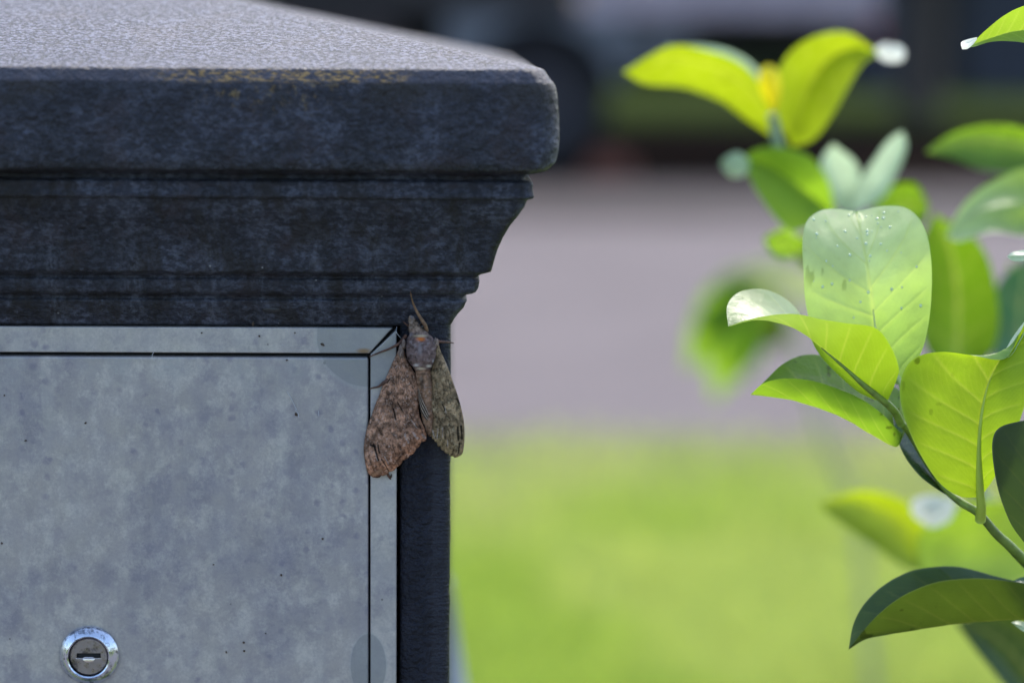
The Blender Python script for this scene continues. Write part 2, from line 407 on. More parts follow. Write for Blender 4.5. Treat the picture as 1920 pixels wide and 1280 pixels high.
# cornice under the slab (points read along its right-hand silhouette, then along the front lines)
sl_pts = [(1020, 322), (1008, 338), (1001, 345), (999, 356), (1002, 370), (1000, 374), (989, 379), (984, 391), (972, 410), (957, 428), (944, 448), (934, 470), (927, 492), (922, 510), (917, 522),
          (900, 529), (897, 541), (886, 552), (881, 560), (874, 566), (870, 575), (858, 588), (851, 600), (847, 612)]
cp = []
front_y = {322: 322, 338: 337, 345: 341, 356: 352, 370: 367, 374: 371, 379: 374, 391: 386, 410: 404, 428: 422, 448: 444, 470: 466, 492: 490, 510: 507, 522: 516, 529: 525, 541: 541, 552: 556, 560: 560, 566: 567, 575: 577, 588: 590, 600: 600, 612: 608}
for px, py in sl_pts:
    o, _ = sil(px, py); cp.append((o, ZS(front_y[py], 600, -o)))
cp[0] = (cp[0][0], zb + 0.0004)
cp.append((-0.0008, ZS(611))); cp.append((-0.012, ZS(612)))
cp = polyres(cp, 0.0006)[::-1]
for gy, dep, hwz in ((329, 0.0042, 8), (523.5, 0.0026, 6.5), (566, 0.0024, 6.5)):
    zc_ = ZS(gy, 600, -0.02); cp[:, 0] -= dep * np.exp(-((cp[:, 1] - zc_) / (hwz * 0.78 / FPX)) ** 4)
cornice = sweep('cornice', cp, M_cor, 0.0028, 0.00024, 11, closetop=True, closebot=True)
# shaft: plan with a channel at the front that takes the letterbox
xr = at(749, 900, 0)[0]; xl = PC[0] - (xr - PC[0])
def shaftplan():
    P = []; rc = 0.003; x1 = XS; x0 = XS - PW; y1 = PW
    P += [(xr + 0.0005, 0.018), (xr, 0.014), (xr, 0.003), (xr + 0.0003, 0.0012), (xr + 0.0010, 0.0003)]
    for x in np.linspace(xr + 0.002, x1 - rc - 0.0005, 18): P.append((x, 0.0))
    for k in range(0, 8): t = k / 7 * math.pi / 2; P.append((x1 - rc + rc * math.sin(t), rc - rc * math.cos(t)))
    for y in np.linspace(0.005, y1, 30)[1:]: P.append((x1, y))
    P += [(x0, y1), (x0, rc), (x0 + rc, 0), (xl - 0.001, 0), (xl, 0.002), (xl, 0.018)]
    return np.array(P)
sp = shaftplan(); zrow = np.concatenate([np.linspace(0, 0.80, 12, endpoint=False), np.arange(0.80, ZS(606), 0.0009)])
P = np.stack([np.concatenate([sp, np.full((len(sp), 1), z)], 1) for z in zrow])
wob = np.concatenate([fbm(P[..., :], 60, 4, 31)[..., None] - 0.5, fbm(P, 60, 4, 37)[..., None] - 0.5, np.zeros(P.shape[:2] + (1,))], -1)
edge = sstep(XS - 0.005, XS - 0.001, P[..., 0])
P = P + wob * 0.00045
P[..., 1] -= (fbm(P, 300, 3, 5) - 0.5) * 0.0006 * (P[..., 1] < 0.004)
P[..., 0] += (fbm(P, 240, 3, 8) - 0.5) * 0.0006 * edge
Fc = gridfaces(len(zrow), len(sp), True).tolist(); Fc.append(list(range(len(sp))))
Fc.append([(len(zrow) - 1) * len(sp) + j for j in range(len(sp))])
shaft = mesh('shaft', P.reshape(-1, 3), Fc, M_shaft, pillar)

# letterbox: back box, four mitred frame strips, the door and its lock
fxo, fxi = at(743.5, 800, -0.001)[0], at(694.5, 800, -0.001)[0]
dxr = at(690.5, 900, -0.001)[0]
fzt, fzi = at(480, 613.5, -0.001)[2], at(480, 661.5, -0.001)[2]
dzt = at(480, 669.0, -0.001)[2]
wst = fxo - fxi; LBZ0 = 0.66
lxo = 2 * PC[0] - fxo; lxi = lxo + wst
box('sill_block', xl + 0.0005, xr - 0.0005, 0.004, 0.0175, 0.0, LBZ0 - 0.004, M_shaft, pillar)
frame = box('letterbox_box', lxo + 0.0005, fxo - 0.0005, 0.0045, 0.0175, LBZ0, fzt - 0.0005, M_dark, pillar)
yf, yb = -0.0012, 0.0043
g = 0.00016
def strip(poly, yo=0):
    return prism('frame_strip', poly, yf + yo, yb, M_zincf, frame, 0.00035)
dy = 0.0009
strip([(lxo, fzt), (fxo - 2 * g - 0.0010, fzt), (fxi - 2 * g, fzi), (lxi, fzi)])
strip([(fxo, fzt - 2 * g - 0.0002), (fxo, LBZ0), (fxi, LBZ0 + wst), (fxi, fzi - 2 * g)])
strip([(lxo, LBZ0), (lxo, fzt - 3 * g), (lxi, fzi - 3 * g), (lxi, LBZ0 + wst)])
strip([(lxo + 3 * g, LBZ0 - g), (fxo - 3 * g, LBZ0 - g), (fxi - 2 * g, LBZ0 + wst - 3 * g), (lxi + 2 * g, LBZ0 + wst - 3 * g)])
door = prism('letterbox_door', [(lxi + 0.0008, LBZ0 + wst + 0.0008), (dxr, LBZ0 + wst + 0.0008), (dxr, dzt), (lxi + 0.0008, dzt)], yf + 0.0001, yb - 0.0002, M_zinc, pillar, 0.0007)

# cam lock
lc = at(168, 1227, yf)
def lathe(name, prof, m, parent, cen, seg=72, cap0=False, cap1=False, **k):
    V = []
    for r, y in prof:
        for j in range(seg):
            t = 2 * math.pi * j / seg; V.append((cen[0] + r * math.cos(t), y, cen[2] + r * math.sin(t)))
    Fc = gridfaces(len(prof), seg, True).tolist()
    if cap0: Fc.append([j for j in range(seg)][::-1])
    if cap1: Fc.append([(len(prof) - 1) * seg + j for j in range(seg)])
    return mesh(name, V, Fc, m, parent, **k)
kk = 0.78 / FPX
lock = empty('lock', (lc[0] - PC[0], lc[1] - PC[1], lc[2])); lock.parent = pillar
ro, ri = 57 * kk, 40 * kk
lathe('lock_ring', [(ro, yf + 0.0003), (ro, yf - 0.0006), (ro - 0.0002, yf - 0.0009), (ri + 0.0006, yf - 0.0028), (ri + 0.0001, yf - 0.0030), (ri - 0.0003, yf - 0.0028), (ri - 0.0004, yf - 0.0020), (ri - 0.0004, yf + 0.0005)], M_chrome, lock, lc, sharp=40)
# core face with a real key slot
seg = 96; rc_ = ri - 0.0007; sw, sh = 23 * kk, 4.8 * kk; zc = lc[2] + 2.0 * kk
A = np.linspace(0, 2 * math.pi, seg, endpoint=False)
def rectpt(t):
    c, s_ = math.cos(t), math.sin(t)
    k = min(sw / abs(c) if abs(c) > 1e-9 else 1e9, sh / abs(s_) if abs(s_) > 1e-9 else 1e9); return c * k, s_ * k
ycf = yf - 0.0022
rings = []
rings.append([(lc[0] + rc_ * math.cos(t), yf + 0.0005, lc[2] + rc_ * math.sin(t)) for t in A])
rings.append([(lc[0] + rc_ * math.cos(t), ycf + 0.0003, lc[2] + rc_ * math.sin(t)) for t in A])
rings.append([(lc[0] + (rc_ - 0.0003) * math.cos(t), ycf, lc[2] + (rc_ - 0.0003) * math.sin(t)) for t in A])
# snap four samples to the slot's corners so that its ends stay square
ca = math.atan2(sh, sw); corners = [ca, math.pi - ca, math.pi + ca, 2 * math.pi - ca]
A2 = A.copy()
for q in corners: A2[np.argmin(np.abs(A - q))] = q
RP = [rectpt(t) for t in A2]
rings.append([(lc[0] + (x_ * 1.0), ycf, zc + z_) for x_, z_ in RP])
rings.append([(lc[0] + (x_ * 1.0), yf + 0.0035, zc + z_) for x_, z_ in RP])
V = [p for r_ in rings for p in r_]; Fc = gridfaces(5, seg, True).tolist(); Fc.append([4 * seg + j for j in range(seg)])
mesh('lock_core', V, Fc, M_core, lock, sharp=35)
# bright lip below the slot and a dent above it
nl = 20; V = []; 
for i in range(nl + 1):
    t = math.pi + math.pi * i / nl
    V.append((lc[0] + 12 * kk * math.cos(t) + 0.3 * kk, ycf - 0.00012, zc - sh - 0.1 * kk + 9 * kk * math.sin(t)))
for i in range(nl + 1):
    t = math.pi + math.pi * i / nl
    V.append((lc[0] + 11 * kk * math.cos(t) + 0.3 * kk, ycf - 0.00062, zc - sh - 0.6 * kk + 7.6 * kk * math.sin(t) * 0.9))
for i in range(nl + 1):
    t = math.pi + math.pi * i / nl
    V.append((lc[0] + 10 * kk * math.cos(t), ycf + 0.0004, zc - sh + 0.0002))
mesh('slot_lip', V, gridfaces(3, nl + 1).tolist(), M_brass, lock)
box('key_way', lc[0] - sw * 1.05, lc[0] + sw * 1.05, ycf + 0.0009, ycf + 0.0014, zc - sh * 1.2, zc + sh * 1.2, M_dark, lock)
tl = [(lc[0] - sw - 0.00022, ycf - 0.0001, zc - sh - 0.00022)]
box('slot_edge', lc[0] - sw - 1.5 * kk, lc[0] + sw + 1 * kk, ycf - 0.00018, ycf + 0.0006, zc - sh - 1.6 * kk, zc - sh - 0.2 * kk, M_brass, lock, 0.0001)

# crumbs of dirt and leaf litter stuck on the metal and paint (too small to pick apart)
M_crumb = simple('dry_plant_crumbs', (0.07, 0.045, 0.03), 0.9)
V = []; Fc = []
crumbs = [(605, 646, 7, 4, -0.6), (486, 630, 3, 3, 0), (538, 675, 3, 2, 0.4), (555, 777, 4, 5, 0.6), (48, 826, 4, 2, 0.1), (378, 624, 3, 2, 0.3), (474, 607, 3, 6, 0.0), (160, 793, 3, 3, 0), (553, 624, 2, 2, 0),
          (457, 1204, 3, 3, 0), (458, 1220, 3, 3, 0), (424, 1222, 2, 4, 0.1), (605, 1010, 3, 3, 0), (527, 1078, 3, 3, 0), (400, 1058, 2, 2, 0), (3, 1018, 3, 3, 0), (8, 741, 2, 2, 0), (733, 893, 3, 8, -0.25), (498, 1187, 2, 2, 0)]
for px, py, a, b, th in crumbs:
    a *= 0.8; b *= 0.8
    c = at(px, py, yf - 0.0002); n0 = len(V)
    q = []
    for j in range(7):
        t = 2 * math.pi * j / 7; rr = random.uniform(0.75, 1.15)
        x_, z_ = a * kk * rr * math.cos(t), b * kk * rr * math.sin(t)
        q.append((x_ * math.cos(th) - z_ * math.sin(th), x_ * math.sin(th) + z_ * math.cos(th)))
    V += [(c[0] + x_, c[1] + 0.0003, c[2] + z_) for x_, z_ in q] + [(c[0] + x_ * .6, c[1] - 0.0003, c[2] + z_ * .6) for x_, z_ in q]
    Fc += [[n0 + j, n0 + (j + 1) % 7, n0 + 7 + (j + 1) % 7, n0 + 7 + j] for j in range(7)] + [[n0 + 7 + j for j in range(7)]]
mesh('dirt_crumbs', V, Fc, M_crumb, pillar, kind='stuff')
# stray spider silk across the gaps
M_silk = simple('spider_silk', (0.55, 0.56, 0.6), 0.5)
for k, pts in enumerate([[(744, 613, -1), (743, 622, -4), (750, 632, -3), (752, 634, -2)], [(288, 660, -2), (285, 668, -2), (289, 676, -2)],
                        [(537, 733, -1.6), (545, 745, -1.6), (556, 768, -1.6)], [(553, 768, -1.6), (559, 774, -1.6), (560, 782, -1.6)], [(597, 770, -1.6), (598, 780, -1.6)]]):
    tube('silk_thread', pts3(crom(pts, 12)), [0.00009], M_silk, pillar, 5)
# small dark cocoon on the lower ledge
M_coc = simple('cocoon_shell', (0.018, 0.017, 0.020), 0.45, nscale=700)
coc = at(509, 580, -0.004); V = []
for i in range(14):
    f = i / 13; r_ = 0.0014 * math.sin(math.pi * (0.04 + 0.92 * f)) ** 0.6 * (1 + 0.05 * math.cos(i * math.pi))
    for j in range(12):
        t = 2 * math.pi * j / 12; V.append((coc[0] + (f - 0.5) * 0.0068, coc[1] + 0.0012 + r_ * math.sin(t), coc[2] + r_ * math.cos(t)))
Fc = gridfaces(14, 12, True).tolist() + [list(range(12))[::-1], [13 * 12 + j for j in range(12)]]
o = mesh('cocoon', V, Fc, M_coc, None); o['label'] = 'tiny dark ribbed cocoon stuck on the lowest ledge above the letterbox'; o['category'] = 'cocoon'

# ------------------------------------------------------------------ moth
def vcol(name, rough=0.7, bumps=True, sheen=0.0):
    t = NT(name); c = t.attr('Col')
    h = t.noise(2600, 3, 0.7)
    return t.done(t.pbsdf(Base_Color=c, Roughness=rough, Specular_IOR_Level=0.12, Sheen_Weight=sheen, Normal=t.bump(h, 0.7, 0.0003)))
M_moth = vcol('moth_scales')
M_fur = vcol('moth_fur', 0.7)
moth = empty('hawk_moth', at(790, 740, 0.0), 'large brown mottled hawk moth with folded wings resting across the letterbox frame', 'moth')
def C1(p): return (640 + p[0] / 3.37, 540 + p[1] / 3.37)
def coons(top, bot, left, right, n, m):
    # left/right: curves along s (n samples), top: root row, bot: outer row (m samples)
    s = np.linspace(0, 1, n)[:, None, None]; t = np.linspace(0, 1, m)[None, :, None]
    L = left[:, None, :]; Rr = right[:, None, :]; T = top[None]; B = bot[None]
    return (1 - t) * L + t * Rr + (1 - s) * T + s * B - ((1 - s) * (1 - t) * T[:, :1] + (1 - s) * t * T[:, -1:] + s * (1 - t) * B[:, :1] + s * t * B[:, -1:])
def segd(Q, a, b):
    a = np.array(a, float); b = np.array(b, float); ab = b - a
    t = np.clip(((Q - a) @ ab) / (ab @ ab), 0, 1)
    return np.linalg.norm(Q - (a + t[..., None] * ab), axis=-1), t
def wing(name, costa, inner, outer, root, basecol, side, feats, hfun, n=230, m=150, name2=None):
    c = crom([C1(p) for p in costa], n); i_ = crom([C1(p) for p in inner], n)
    o_ = crom([C1(p) for p in outer], m); r_ = np.linspace(c[0], i_[0], m)
    G = coons(r_, o_, c, i_, n, m)                      # pixel coordinates n,m,2
    s = np.linspace(0, 1, n)[:, None]; t = np.linspace(0, 1, m)[None, :]
    # scallops of the outer margin
    nsc = 8 if side < 0 else 7
    sc = np.abs(np.sin(math.pi * nsc * t)) ** 0.7 * 3.0 * sstep(0.93, 1.0, s)
    dirv = (G[-1:] - G[-12:-11]); dirv = dirv / (np.linalg.norm(dirv, axis=-1, keepdims=True) + 1e-9)
    G = G + dirv * (sc - 1.0 * sstep(0.90, 1.0, s))[..., None]
    H = hfun(s, t)                                       # mm in front of the face
    Q3 = np.concatenate([G, np.zeros(G.shape[:2] + (1,))], -1)
    # longitudinal veins as faint ridges
    vph = t * 9 + 0.6 * np.sin(s * 3)
    vein = np.exp(-((vph - np.round(vph)) / 0.10) ** 2) * sstep(0.12, 0.4, s)
    H = H + vein * 0.10 + (fbm(Q3, 0.14, 3, 3) - 0.5) * 0.5 + (fbm(Q3, 0.8, 2, 5) - 0.5) * 0.16
    # colour
    base = np.ones(G.shape[:2] + (3,)) * np.array(basecol)
    big = fbm(Q3, (0.045, 0.03, 1), 4, 21); fine = vn(Q3, 0.40, 4); fine2 = vn(Q3, 0.62, 9); med = fbm(Q3, 0.16, 3, 77)
    C = base * (0.20 + 1.5 * big)[..., None]
    C = C * np.clip(0.0 + 1.9 * med, 0.15, 3)[..., None]
    pale = np.array([0.50, 0.38, 0.33]) if side < 0 else np.array([0.36, 0.31, 0.21])
    w = sstep(0.60, 0.95, fine * 0.6 + fine2 * 0.5) * sstep(0.3, 0.6, big + 0.15)
    C = C * (1 - 0.72 * w[..., None]) + pale * 0.72 * w[..., None]
    C = C * (1 - 0.5 * sstep(0.55, 0.85, vn(Q3, (0.55, 0.42, 1), 31)))[..., None]
    C = C * (1 - 0.22 * vein)[..., None]
    band = np.exp(-((s + 0.10 * np.sin(6 * t) - 0.80 + 0.18 * t) / 0.030) ** 2) + 0.7 * np.exp(-((s + 0.08 * np.sin(5 * t + 1) - 0.55 + 0.1 * t) / 0.035) ** 2)
    C = C * (1 - 0.55 * np.clip(band, 0, 1) * (0.4 + 0.9 * med))[..., None]
    tip = sstep(0.80, 1.0, s) * np.ones_like(t)
    warm = np.array([1.18, 0.95, 0.78]) if side < 0 else np.array([1.02, 0.98, 0.85])
    C = C * (1 - tip[..., None] * (1 - warm))
    for (a, b, wd, kind) in feats:
        d, tt = segd(G, C1(a), C1(b)); wd = wd / 3.37
        wob = (vn(Q3, 0.5, 14) - 0.5) * 1.0
        k_ = sstep(wd, wd * 0.35, d + wob * 0.5)[..., None]
        if kind == 'd': C = C * (1 - 0.92 * k_)
        elif kind == 'm': C = C * (1 - 0.50 * k_)
        elif kind == 'l': C = C * (1 - 0.5 * k_) + np.array([0.42, 0.36, 0.34]) * 0.5 * k_ * (0.4 + 1.0 * fine[..., None])
        elif kind == 'o': C = C * (1 - 0.6 * k_) + np.array([0.33, 0.19, 0.11]) * 0.6 * k_
    rim = np.clip(sstep(0.985, 1.0, s) + sstep(0.02, 0.0, t) + 0 * s, 0, 1)
    C = C * (1 - 0.3 * rim[..., None])
    P = np.array([at(0, 0, 0)] * 0)
    # to world
    px = G[..., 0].ravel(); py = G[..., 1].ravel(); Y = (-H / 1000.0).ravel()
    d = fw[None] + rt[None] * ((px - 960) / FPX)[:, None] - up[None] * ((py - 640) / FPX)[:, None]
    P = CAM + d * ((Y - CAM[1]) / d[:, 1])[:, None]
    o = mesh(name, P, gridfaces(n, m).tolist(), M_moth, moth, cols={'Col': np.clip(C, 0.004, 1)})
    sol = o.modifiers.new('solid', 'SOLIDIFY'); sol.thickness = 0.00022; sol.offset = 0
    return o
Lf = [((430, 470), (330, 620), 0, 'm')] * 0
lw_feats = [((330, 760), (345, 830), 7, 'd'), ((355, 720), (385, 775), 5, 'd'), ((430, 790), (470, 860), 5, 'm'), ((205, 985), (232, 1085), 9, 'd'), ((232, 990), (240, 1040), 7, 'd'),
            ((255, 1080), (298, 1150), 5, 'd'), ((185, 990), (215, 1000), 9, 'd'), ((212, 1030), (228, 1090), 4, 'l'), ((272, 1060), (300, 1110), 4, 'l'), ((400, 925), (425, 975), 8, 'l'),
            ((455, 915), (480, 950), 10, 'l'), ((440, 830), (475, 880), 5, 'l'), ((290, 600), (310, 570), 5, 'd'), ((262, 650), (285, 620), 6, 'm'), ((295, 690), (300, 660), 16, 'm'), ((330, 560), (335, 640), 4, 'm'),
            ((365, 540), (360, 610), 4, 'm'), ((400, 560), (412, 640), 5, 'm'), ((180, 800), (205, 830), 16, 'm'), ((285, 915), (350, 920), 12, 'm'), ((365, 990), (390, 1050), 10, 'm'), ((400, 1030), (330, 1120), 8, 'm'),
            ((175, 1060), (190, 1110), 10, 'm'), ((200, 1180), (250, 1150), 12, 'o'), ((480, 700), (495, 760), 5, 'm'), ((510, 925), (530, 945), 10, 'l'), ((500, 880), (520, 930), 8, 'm'), ((470, 820), (500, 880), 10, 'm'),
            ((360, 395), (390, 440), 12, 'l'), ((445, 620), (470, 660), 6, 'm'), ((230, 880), (260, 930), 6, 'm'), ((325, 990), (345, 1060), 4, 'm'), ((215, 740), (240, 700), 5, 'm')]
wing('forewing', [(372, 372), (350, 418), (322, 478), (293, 545), (265, 612), (238, 682), (210, 752), (186, 820), (165, 880), (150, 945), (143, 1005), (146, 1065), (156, 1122), (172, 1170), (200, 1194)],
     [(394, 385), (410, 440), (440, 500), (466, 545), (486, 600), (492, 690), (486, 760), (500, 830), (524, 885), (538, 930)],
     [(200, 1194), (245, 1188), (300, 1162), (350, 1130), (392, 1085), (440, 1050), (478, 1008), (500, 978), (530, 955), (538, 930)], None, (0.370, 0.205, 0.135), -1, lw_feats,
     lambda s, t: 0.8 + 1.4 * sstep(0, 0.35, s) + 3.6 * np.sin(math.pi * np.clip(t, 0, 1)) ** 0.8 * (1 - 0.55 * s) + 0.5 * (1 - s) + 1.0 * t)
rw_feats = [((730, 700), (745, 730), 9, 'd'), ((735, 880), (738, 960), 8, 'd'), ((755, 870), (762, 950), 8, 'd'), ((640, 735), (655, 770), 6, 'd'), ((655, 750), (662, 790), 4, 'l'), ((625, 860), (622, 930), 6, 'm'),
            ((655, 880), (655, 950), 7, 'm'), ((680, 900), (690, 960), 7, 'm'), ((705, 720), (690, 690), 6, 'm'), ((610, 890), (606, 950), 5, 'l'), ((640, 880), (640, 940), 4, 'l'), ((670, 960), (672, 1000), 5, 'l'),
            ((600, 600), (612, 680), 4, 'm'), ((640, 600), (655, 680), 4, 'm'), ((680, 620), (690, 670), 6, 'm'), ((560, 700), (563, 760), 5, 'l'), ((574, 650), (566, 700), 4, 'l'), ((715, 1000), (700, 1050), 6, 'm'), ((745, 980), (740, 1040), 6, 'd'),
            ((578, 900), (590, 945), 7, 'l'), ((640, 420), (668, 500), 4, 'l')]
wing('forewing', [(612, 352), (628, 402), (655, 462), (682, 530), (707, 602), (732, 672), (752, 742), (768, 812), (776, 875), (777, 940), (773, 1000), (762, 1045), (738, 1064)],
     [(588, 420), (572, 480), (566, 540), (574, 600), (572, 660), (562, 740), (570, 775), (584, 820), (577, 870), (570, 925)],
     [(738, 1064), (708, 1062), (682, 1050), (655, 1032), (636, 1015), (612, 992), (600, 966), (580, 950), (570, 925)], None, (0.285, 0.200, 0.118), 1, rw_feats,
     lambda s, t: 1.0 + 1.4 * sstep(0, 0.35, s) + 3.4 * np.sin(math.pi * np.clip(t, 0, 1)) ** 0.8 * (1 - 0.45 * s) + 1.6 * (1 - s) + 1.0 * t, 200, 110)
# hindwing folds showing beside the abdomen
hw = [((484, 640), 3.4), ((508, 690), 3.6), ((530, 740), 3.4), ((552, 785), 3.0)]
a_ = crom([(*C1((484, 620)), 0), (*C1((510, 700)), 0), (*C1((535, 750)), 0), (*C1((556, 800)), 0)], 40); b_ = crom([(*C1((488, 700)), 0), (*C1((500, 770)), 0), (*C1((520, 810)), 0), (*C1((540, 838)), 0)], 40)
G = np.stack([(1 - f) * a_ + f * b_ for f in np.linspace(0, 1, 16)], 1)[..., :2]
V = np.array([[at(G[i, j, 0], G[i, j, 1], -(6.0 + 0.35 * math.sin(j * 1.3)) / 1000) for j in range(16)] for i in range(40)])
st_ = np.array([0.10 + 0.42 * (0.5 + 0.5 * math.sin(j * 1.3)) ** 3 for j in range(16)])
Cc = np.ones((40, 16, 3)) * st_[None, :, None] * np.array([1.0, 0.78, 0.62]) * (0.6 + 0.8 * fbm(np.concatenate([G, G[..., :1] * 0], -1), 0.5, 2, 3))[..., None]
mesh('hindwing', V, gridfaces(40, 16).tolist(), M_moth, moth, cols={'Col': Cc})
# body: one continuous surface from snout to tail
spine = [  # crop x, crop y, half width (crop px), height of centre in mm, half thickness mm
    (440, 172, 6, 3.4, 0.9), (444, 182, 16, 3.6, 1.6), (450, 205, 25, 3.8, 2.2), (462, 232, 35, 4.0, 2.9), (478, 262, 50, 4.0, 3.4), (490, 290, 60, 4.0, 3.7), (500, 320, 84, 4.0, 4.2), (506, 360, 97, 4.2, 4.9), (508, 410, 99, 4.4, 5.3),
    (508, 450, 90, 4.2, 5.1), (509, 485, 70, 3.8, 4.4), (514, 515, 52, 3.4, 3.6), (522, 560, 49, 3.2, 3.1), (530, 620, 47, 3.0, 2.9), (536, 690, 44, 2.8, 2.8), (542, 760, 41, 2.6, 2.6), (548, 820, 36, 2.4, 2.3), (554, 870, 27, 2.2, 1.9), (560, 915, 16, 2.0, 1.2), (563, 935, 5, 2.0, 0.5)]
spn = crom(spine, 190); nb = 72
Vp = []; 
ang = np.linspace(0, 2 * math.pi, nb, endpoint=False)
G = np.zeros((190, nb, 3)); PXm = np.zeros((190, nb, 2))
for i, (cx, cy, hwid, hc, ht) in enumerate(spn):
    for j, a in enumerate(ang):
        px, py = C1((cx + hwid * math.cos(a), cy))
        G[i, j] = at(px, py, -(hc + ht * math.sin(a)) / 1000); PXm[i, j] = (cx + hwid * math.cos(a), cy)
Nn = gridnormal(G, True)
cen = G.mean(1, keepdims=True)
if (Nn * (G - cen)).sum(-1).mean() < 0: Nn = -Nn
cy = PXm[..., 1]; cx = PXm[..., 0]
segm = np.where((cy > 530), 0.16 * np.abs(np.sin((cy - 530) / 42.0 * math.pi)) ** 0.5, 0)
G2 = G + Nn * (segm + (fbm(G, 1200, 3, 4) - 0.5) * 0.45 + (fbm(G, 380, 2, 6) - 0.5) * 0.5)[..., None] / 1000
Q = np.concatenate([PXm / 3.37, PXm[..., :1] * 0], -1)
nz = vn(Q, 0.34, 3); nz2 = fbm(Q, 0.2, 3, 8)
def bodycol(cx, cy, nz, nz2):
    tho = np.array([0.165, 0.115, 0.110]); abd = np.array([0.26, 0.155, 0.100]); hd = np.array([0.29, 0.21, 0.16])
    w = sstep(500, 530, cy)[..., None]; wh = sstep(300, 250, cy)[..., None]
    C = tho * (1 - w) + abd * w; C = C * (1 - wh) + hd * wh
    C = C * np.clip(-0.15 + 1.7 * nz2 + 0.6 * nz, 0.1, 3)[..., None]
    sp_ = sstep(0.72, 0.95, nz)[..., None] * 0.5; C = C * (1 - sp_) + np.array([0.30, 0.28, 0.30]) * sp_
    def blob(x, y, rx, ry, col, k):
        d = np.exp(-(((cx - x) / rx) ** 2 + ((cy - y) / ry) ** 2) ** 1.5)[..., None] * k
        return C * (1 - d) + np.array(col) * d
    C = blob(502, 322, 28, 14, (0.55, 0.16, 0.035), 1.0)
    C = blob(500, 302, 46, 8, (0.55, 0.43, 0.28), 0.85)
    C = blob(497, 385, 13, 40, (0.30, 0.27, 0.28), 0.6)
    C = blob(474, 487, 17, 9, (0.62, 0.58, 0.58), 1.0); C = blob(503, 508, 28, 8, (0.62, 0.52, 0.40), 1.0); C = blob(556, 492, 19, 8, (0.62, 0.58, 0.50), 1.0); C = blob(586, 462, 10, 12, (0.62, 0.60, 0.62), 1.0)
    C = blob(447, 183, 14, 12, (0.28, 0.27, 0.29), 0.6); C = blob(440, 290, 14, 12, (0.25, 0.24, 0.28), 0.5)
    C = blob(512, 590, 12, 50, (0.02, 0.016, 0.014), 0.7); C = blob(555, 600, 10, 40, (0.17, 0.13, 0.10), 0.5); C = blob(505, 570, 10, 14, (0.26, 0.2, 0.16), 0.6)
    C = blob(525, 540, 40, 8, (0.03, 0.022, 0.02), 0.6); C = C
    C = blob(545, 862, 40, 6, (0.20, 0.13, 0.09), 0.5)
    return np.clip(C, 0.004, 1)
Cb = bodycol(cx, cy, nz, nz2)
Fc = gridfaces(190, nb, True).tolist() + [list(range(nb))[::-1], [189 * nb + j for j in range(nb)]]
body = mesh('body', G2.reshape(-1, 3), Fc, M_moth, moth, cols={'Col': Cb})
# shoulder tufts (tegulae) joining the wings to the thorax
def blobmesh(name, cen, rad, m, parent, colf, seed=1, n=20, k=28, amp=0.12, **kw):
    V = []; 
    for i in range(n):
        th = math.pi * (i + 0.02) / (n - 0.96)
        for j in range(k):
            ph = 2 * math.pi * j / k; V.append((math.sin(th) * math.cos(ph), math.sin(th) * math.sin(ph), math.cos(th)))
    V = np.array(V); r_ = 1 + (fbm(V, 3.0, 3, seed) - 0.5) * amp * 2
    P = np.array(cen) + V * r_[:, None] * np.array(rad)
    Fc = gridfaces(n, k, True).tolist() + [list(range(k))[::-1], [(n - 1) * k + j for j in range(k)]]
    return mesh(name, P, Fc, m, parent, cols={'Col': colf(V)} if colf else None, **kw)
for (qx, qy, rx, ry) in ((378, 400, 5.2, 13), (394, 352, 4.0, 9), (596, 345, 5.6, 8)):
    c = at(*C1((qx, qy)), -0.0045)
    blobmesh('shoulder_tuft', c, (rx * kk, 0.0022, ry * kk * 1.1), M_moth, moth, lambda V: np.array([0.27, 0.20, 0.17]) * np.clip(-0.3 + 2.4 * fbm(V, 6, 3, 3), 0.1, 2)[:, None], amp=0.3)
# eye
c = at(*C1((516, 246)), -0.0050); 
blobmesh('eye', c, (0.0012, 0.0012, 0.0013), simple('moth_eye', (0.015, 0.01, 0.008), 0.25), moth, None, amp=0)
# fur standing off head, thorax and abdomen
V = []; Fc = []; Cf = []
cand = [(i, j) for i in range(4, 184) for j in range(nb) if math.sin(ang[j]) > -0.35]
for q in range(3000):
    i, j = cand[rng.integers(len(cand))]
    yy = PXm[i, j, 1]
    if yy > 530 and rng.random() < 0.7: continue
    if 455 < yy < 535 or 296 < yy < 335: continue
    p = G2[i, j] + (rng.random(3) - 0.5) * 0.0003; nrm = Nn[i, j]
    down = np.array([rng.normal() * 0.25, 0, -1.0])
    if yy < 290: down = np.array([rng.normal() * 0.3, 0, 0.35])
    L = rng.uniform(0.0004, 0.0010) * (0.8 if yy > 530 else 1)
    dd = nrm * rng.uniform(0.25, 0.7) + down * 0.6; dd /= np.linalg.norm(dd)
    sd_ = np.cross(dd, nrm); sd_ /= (np.linalg.norm(sd_) + 1e-9); w_ = rng.uniform(0.00004, 0.00010)
    n0 = len(V); V += [p - sd_ * w_, p + sd_ * w_, p + dd * L]; Fc.append([n0, n0 + 1, n0 + 2])
    cc = Cb[i, j] * rng.uniform(0.65, 1.35); Cf += [cc, cc, cc * 1.15]
mesh('fur', V, Fc, M_fur, moth, cols={'Col': np.array(Cf)}, smooth=False, kind='stuff')
M_leg = simple('moth_leg', (0.10, 0.045, 0.030), 0.6, nscale=900, namt=0.5)
M_ant = simple('moth_antenna', (0.20, 0.115, 0.065), 0.6, nscale=900, namt=0.4)
def cl(pts): return pts3(crom([(*C1((a, b)), c) for a, b, c in pts], 26))
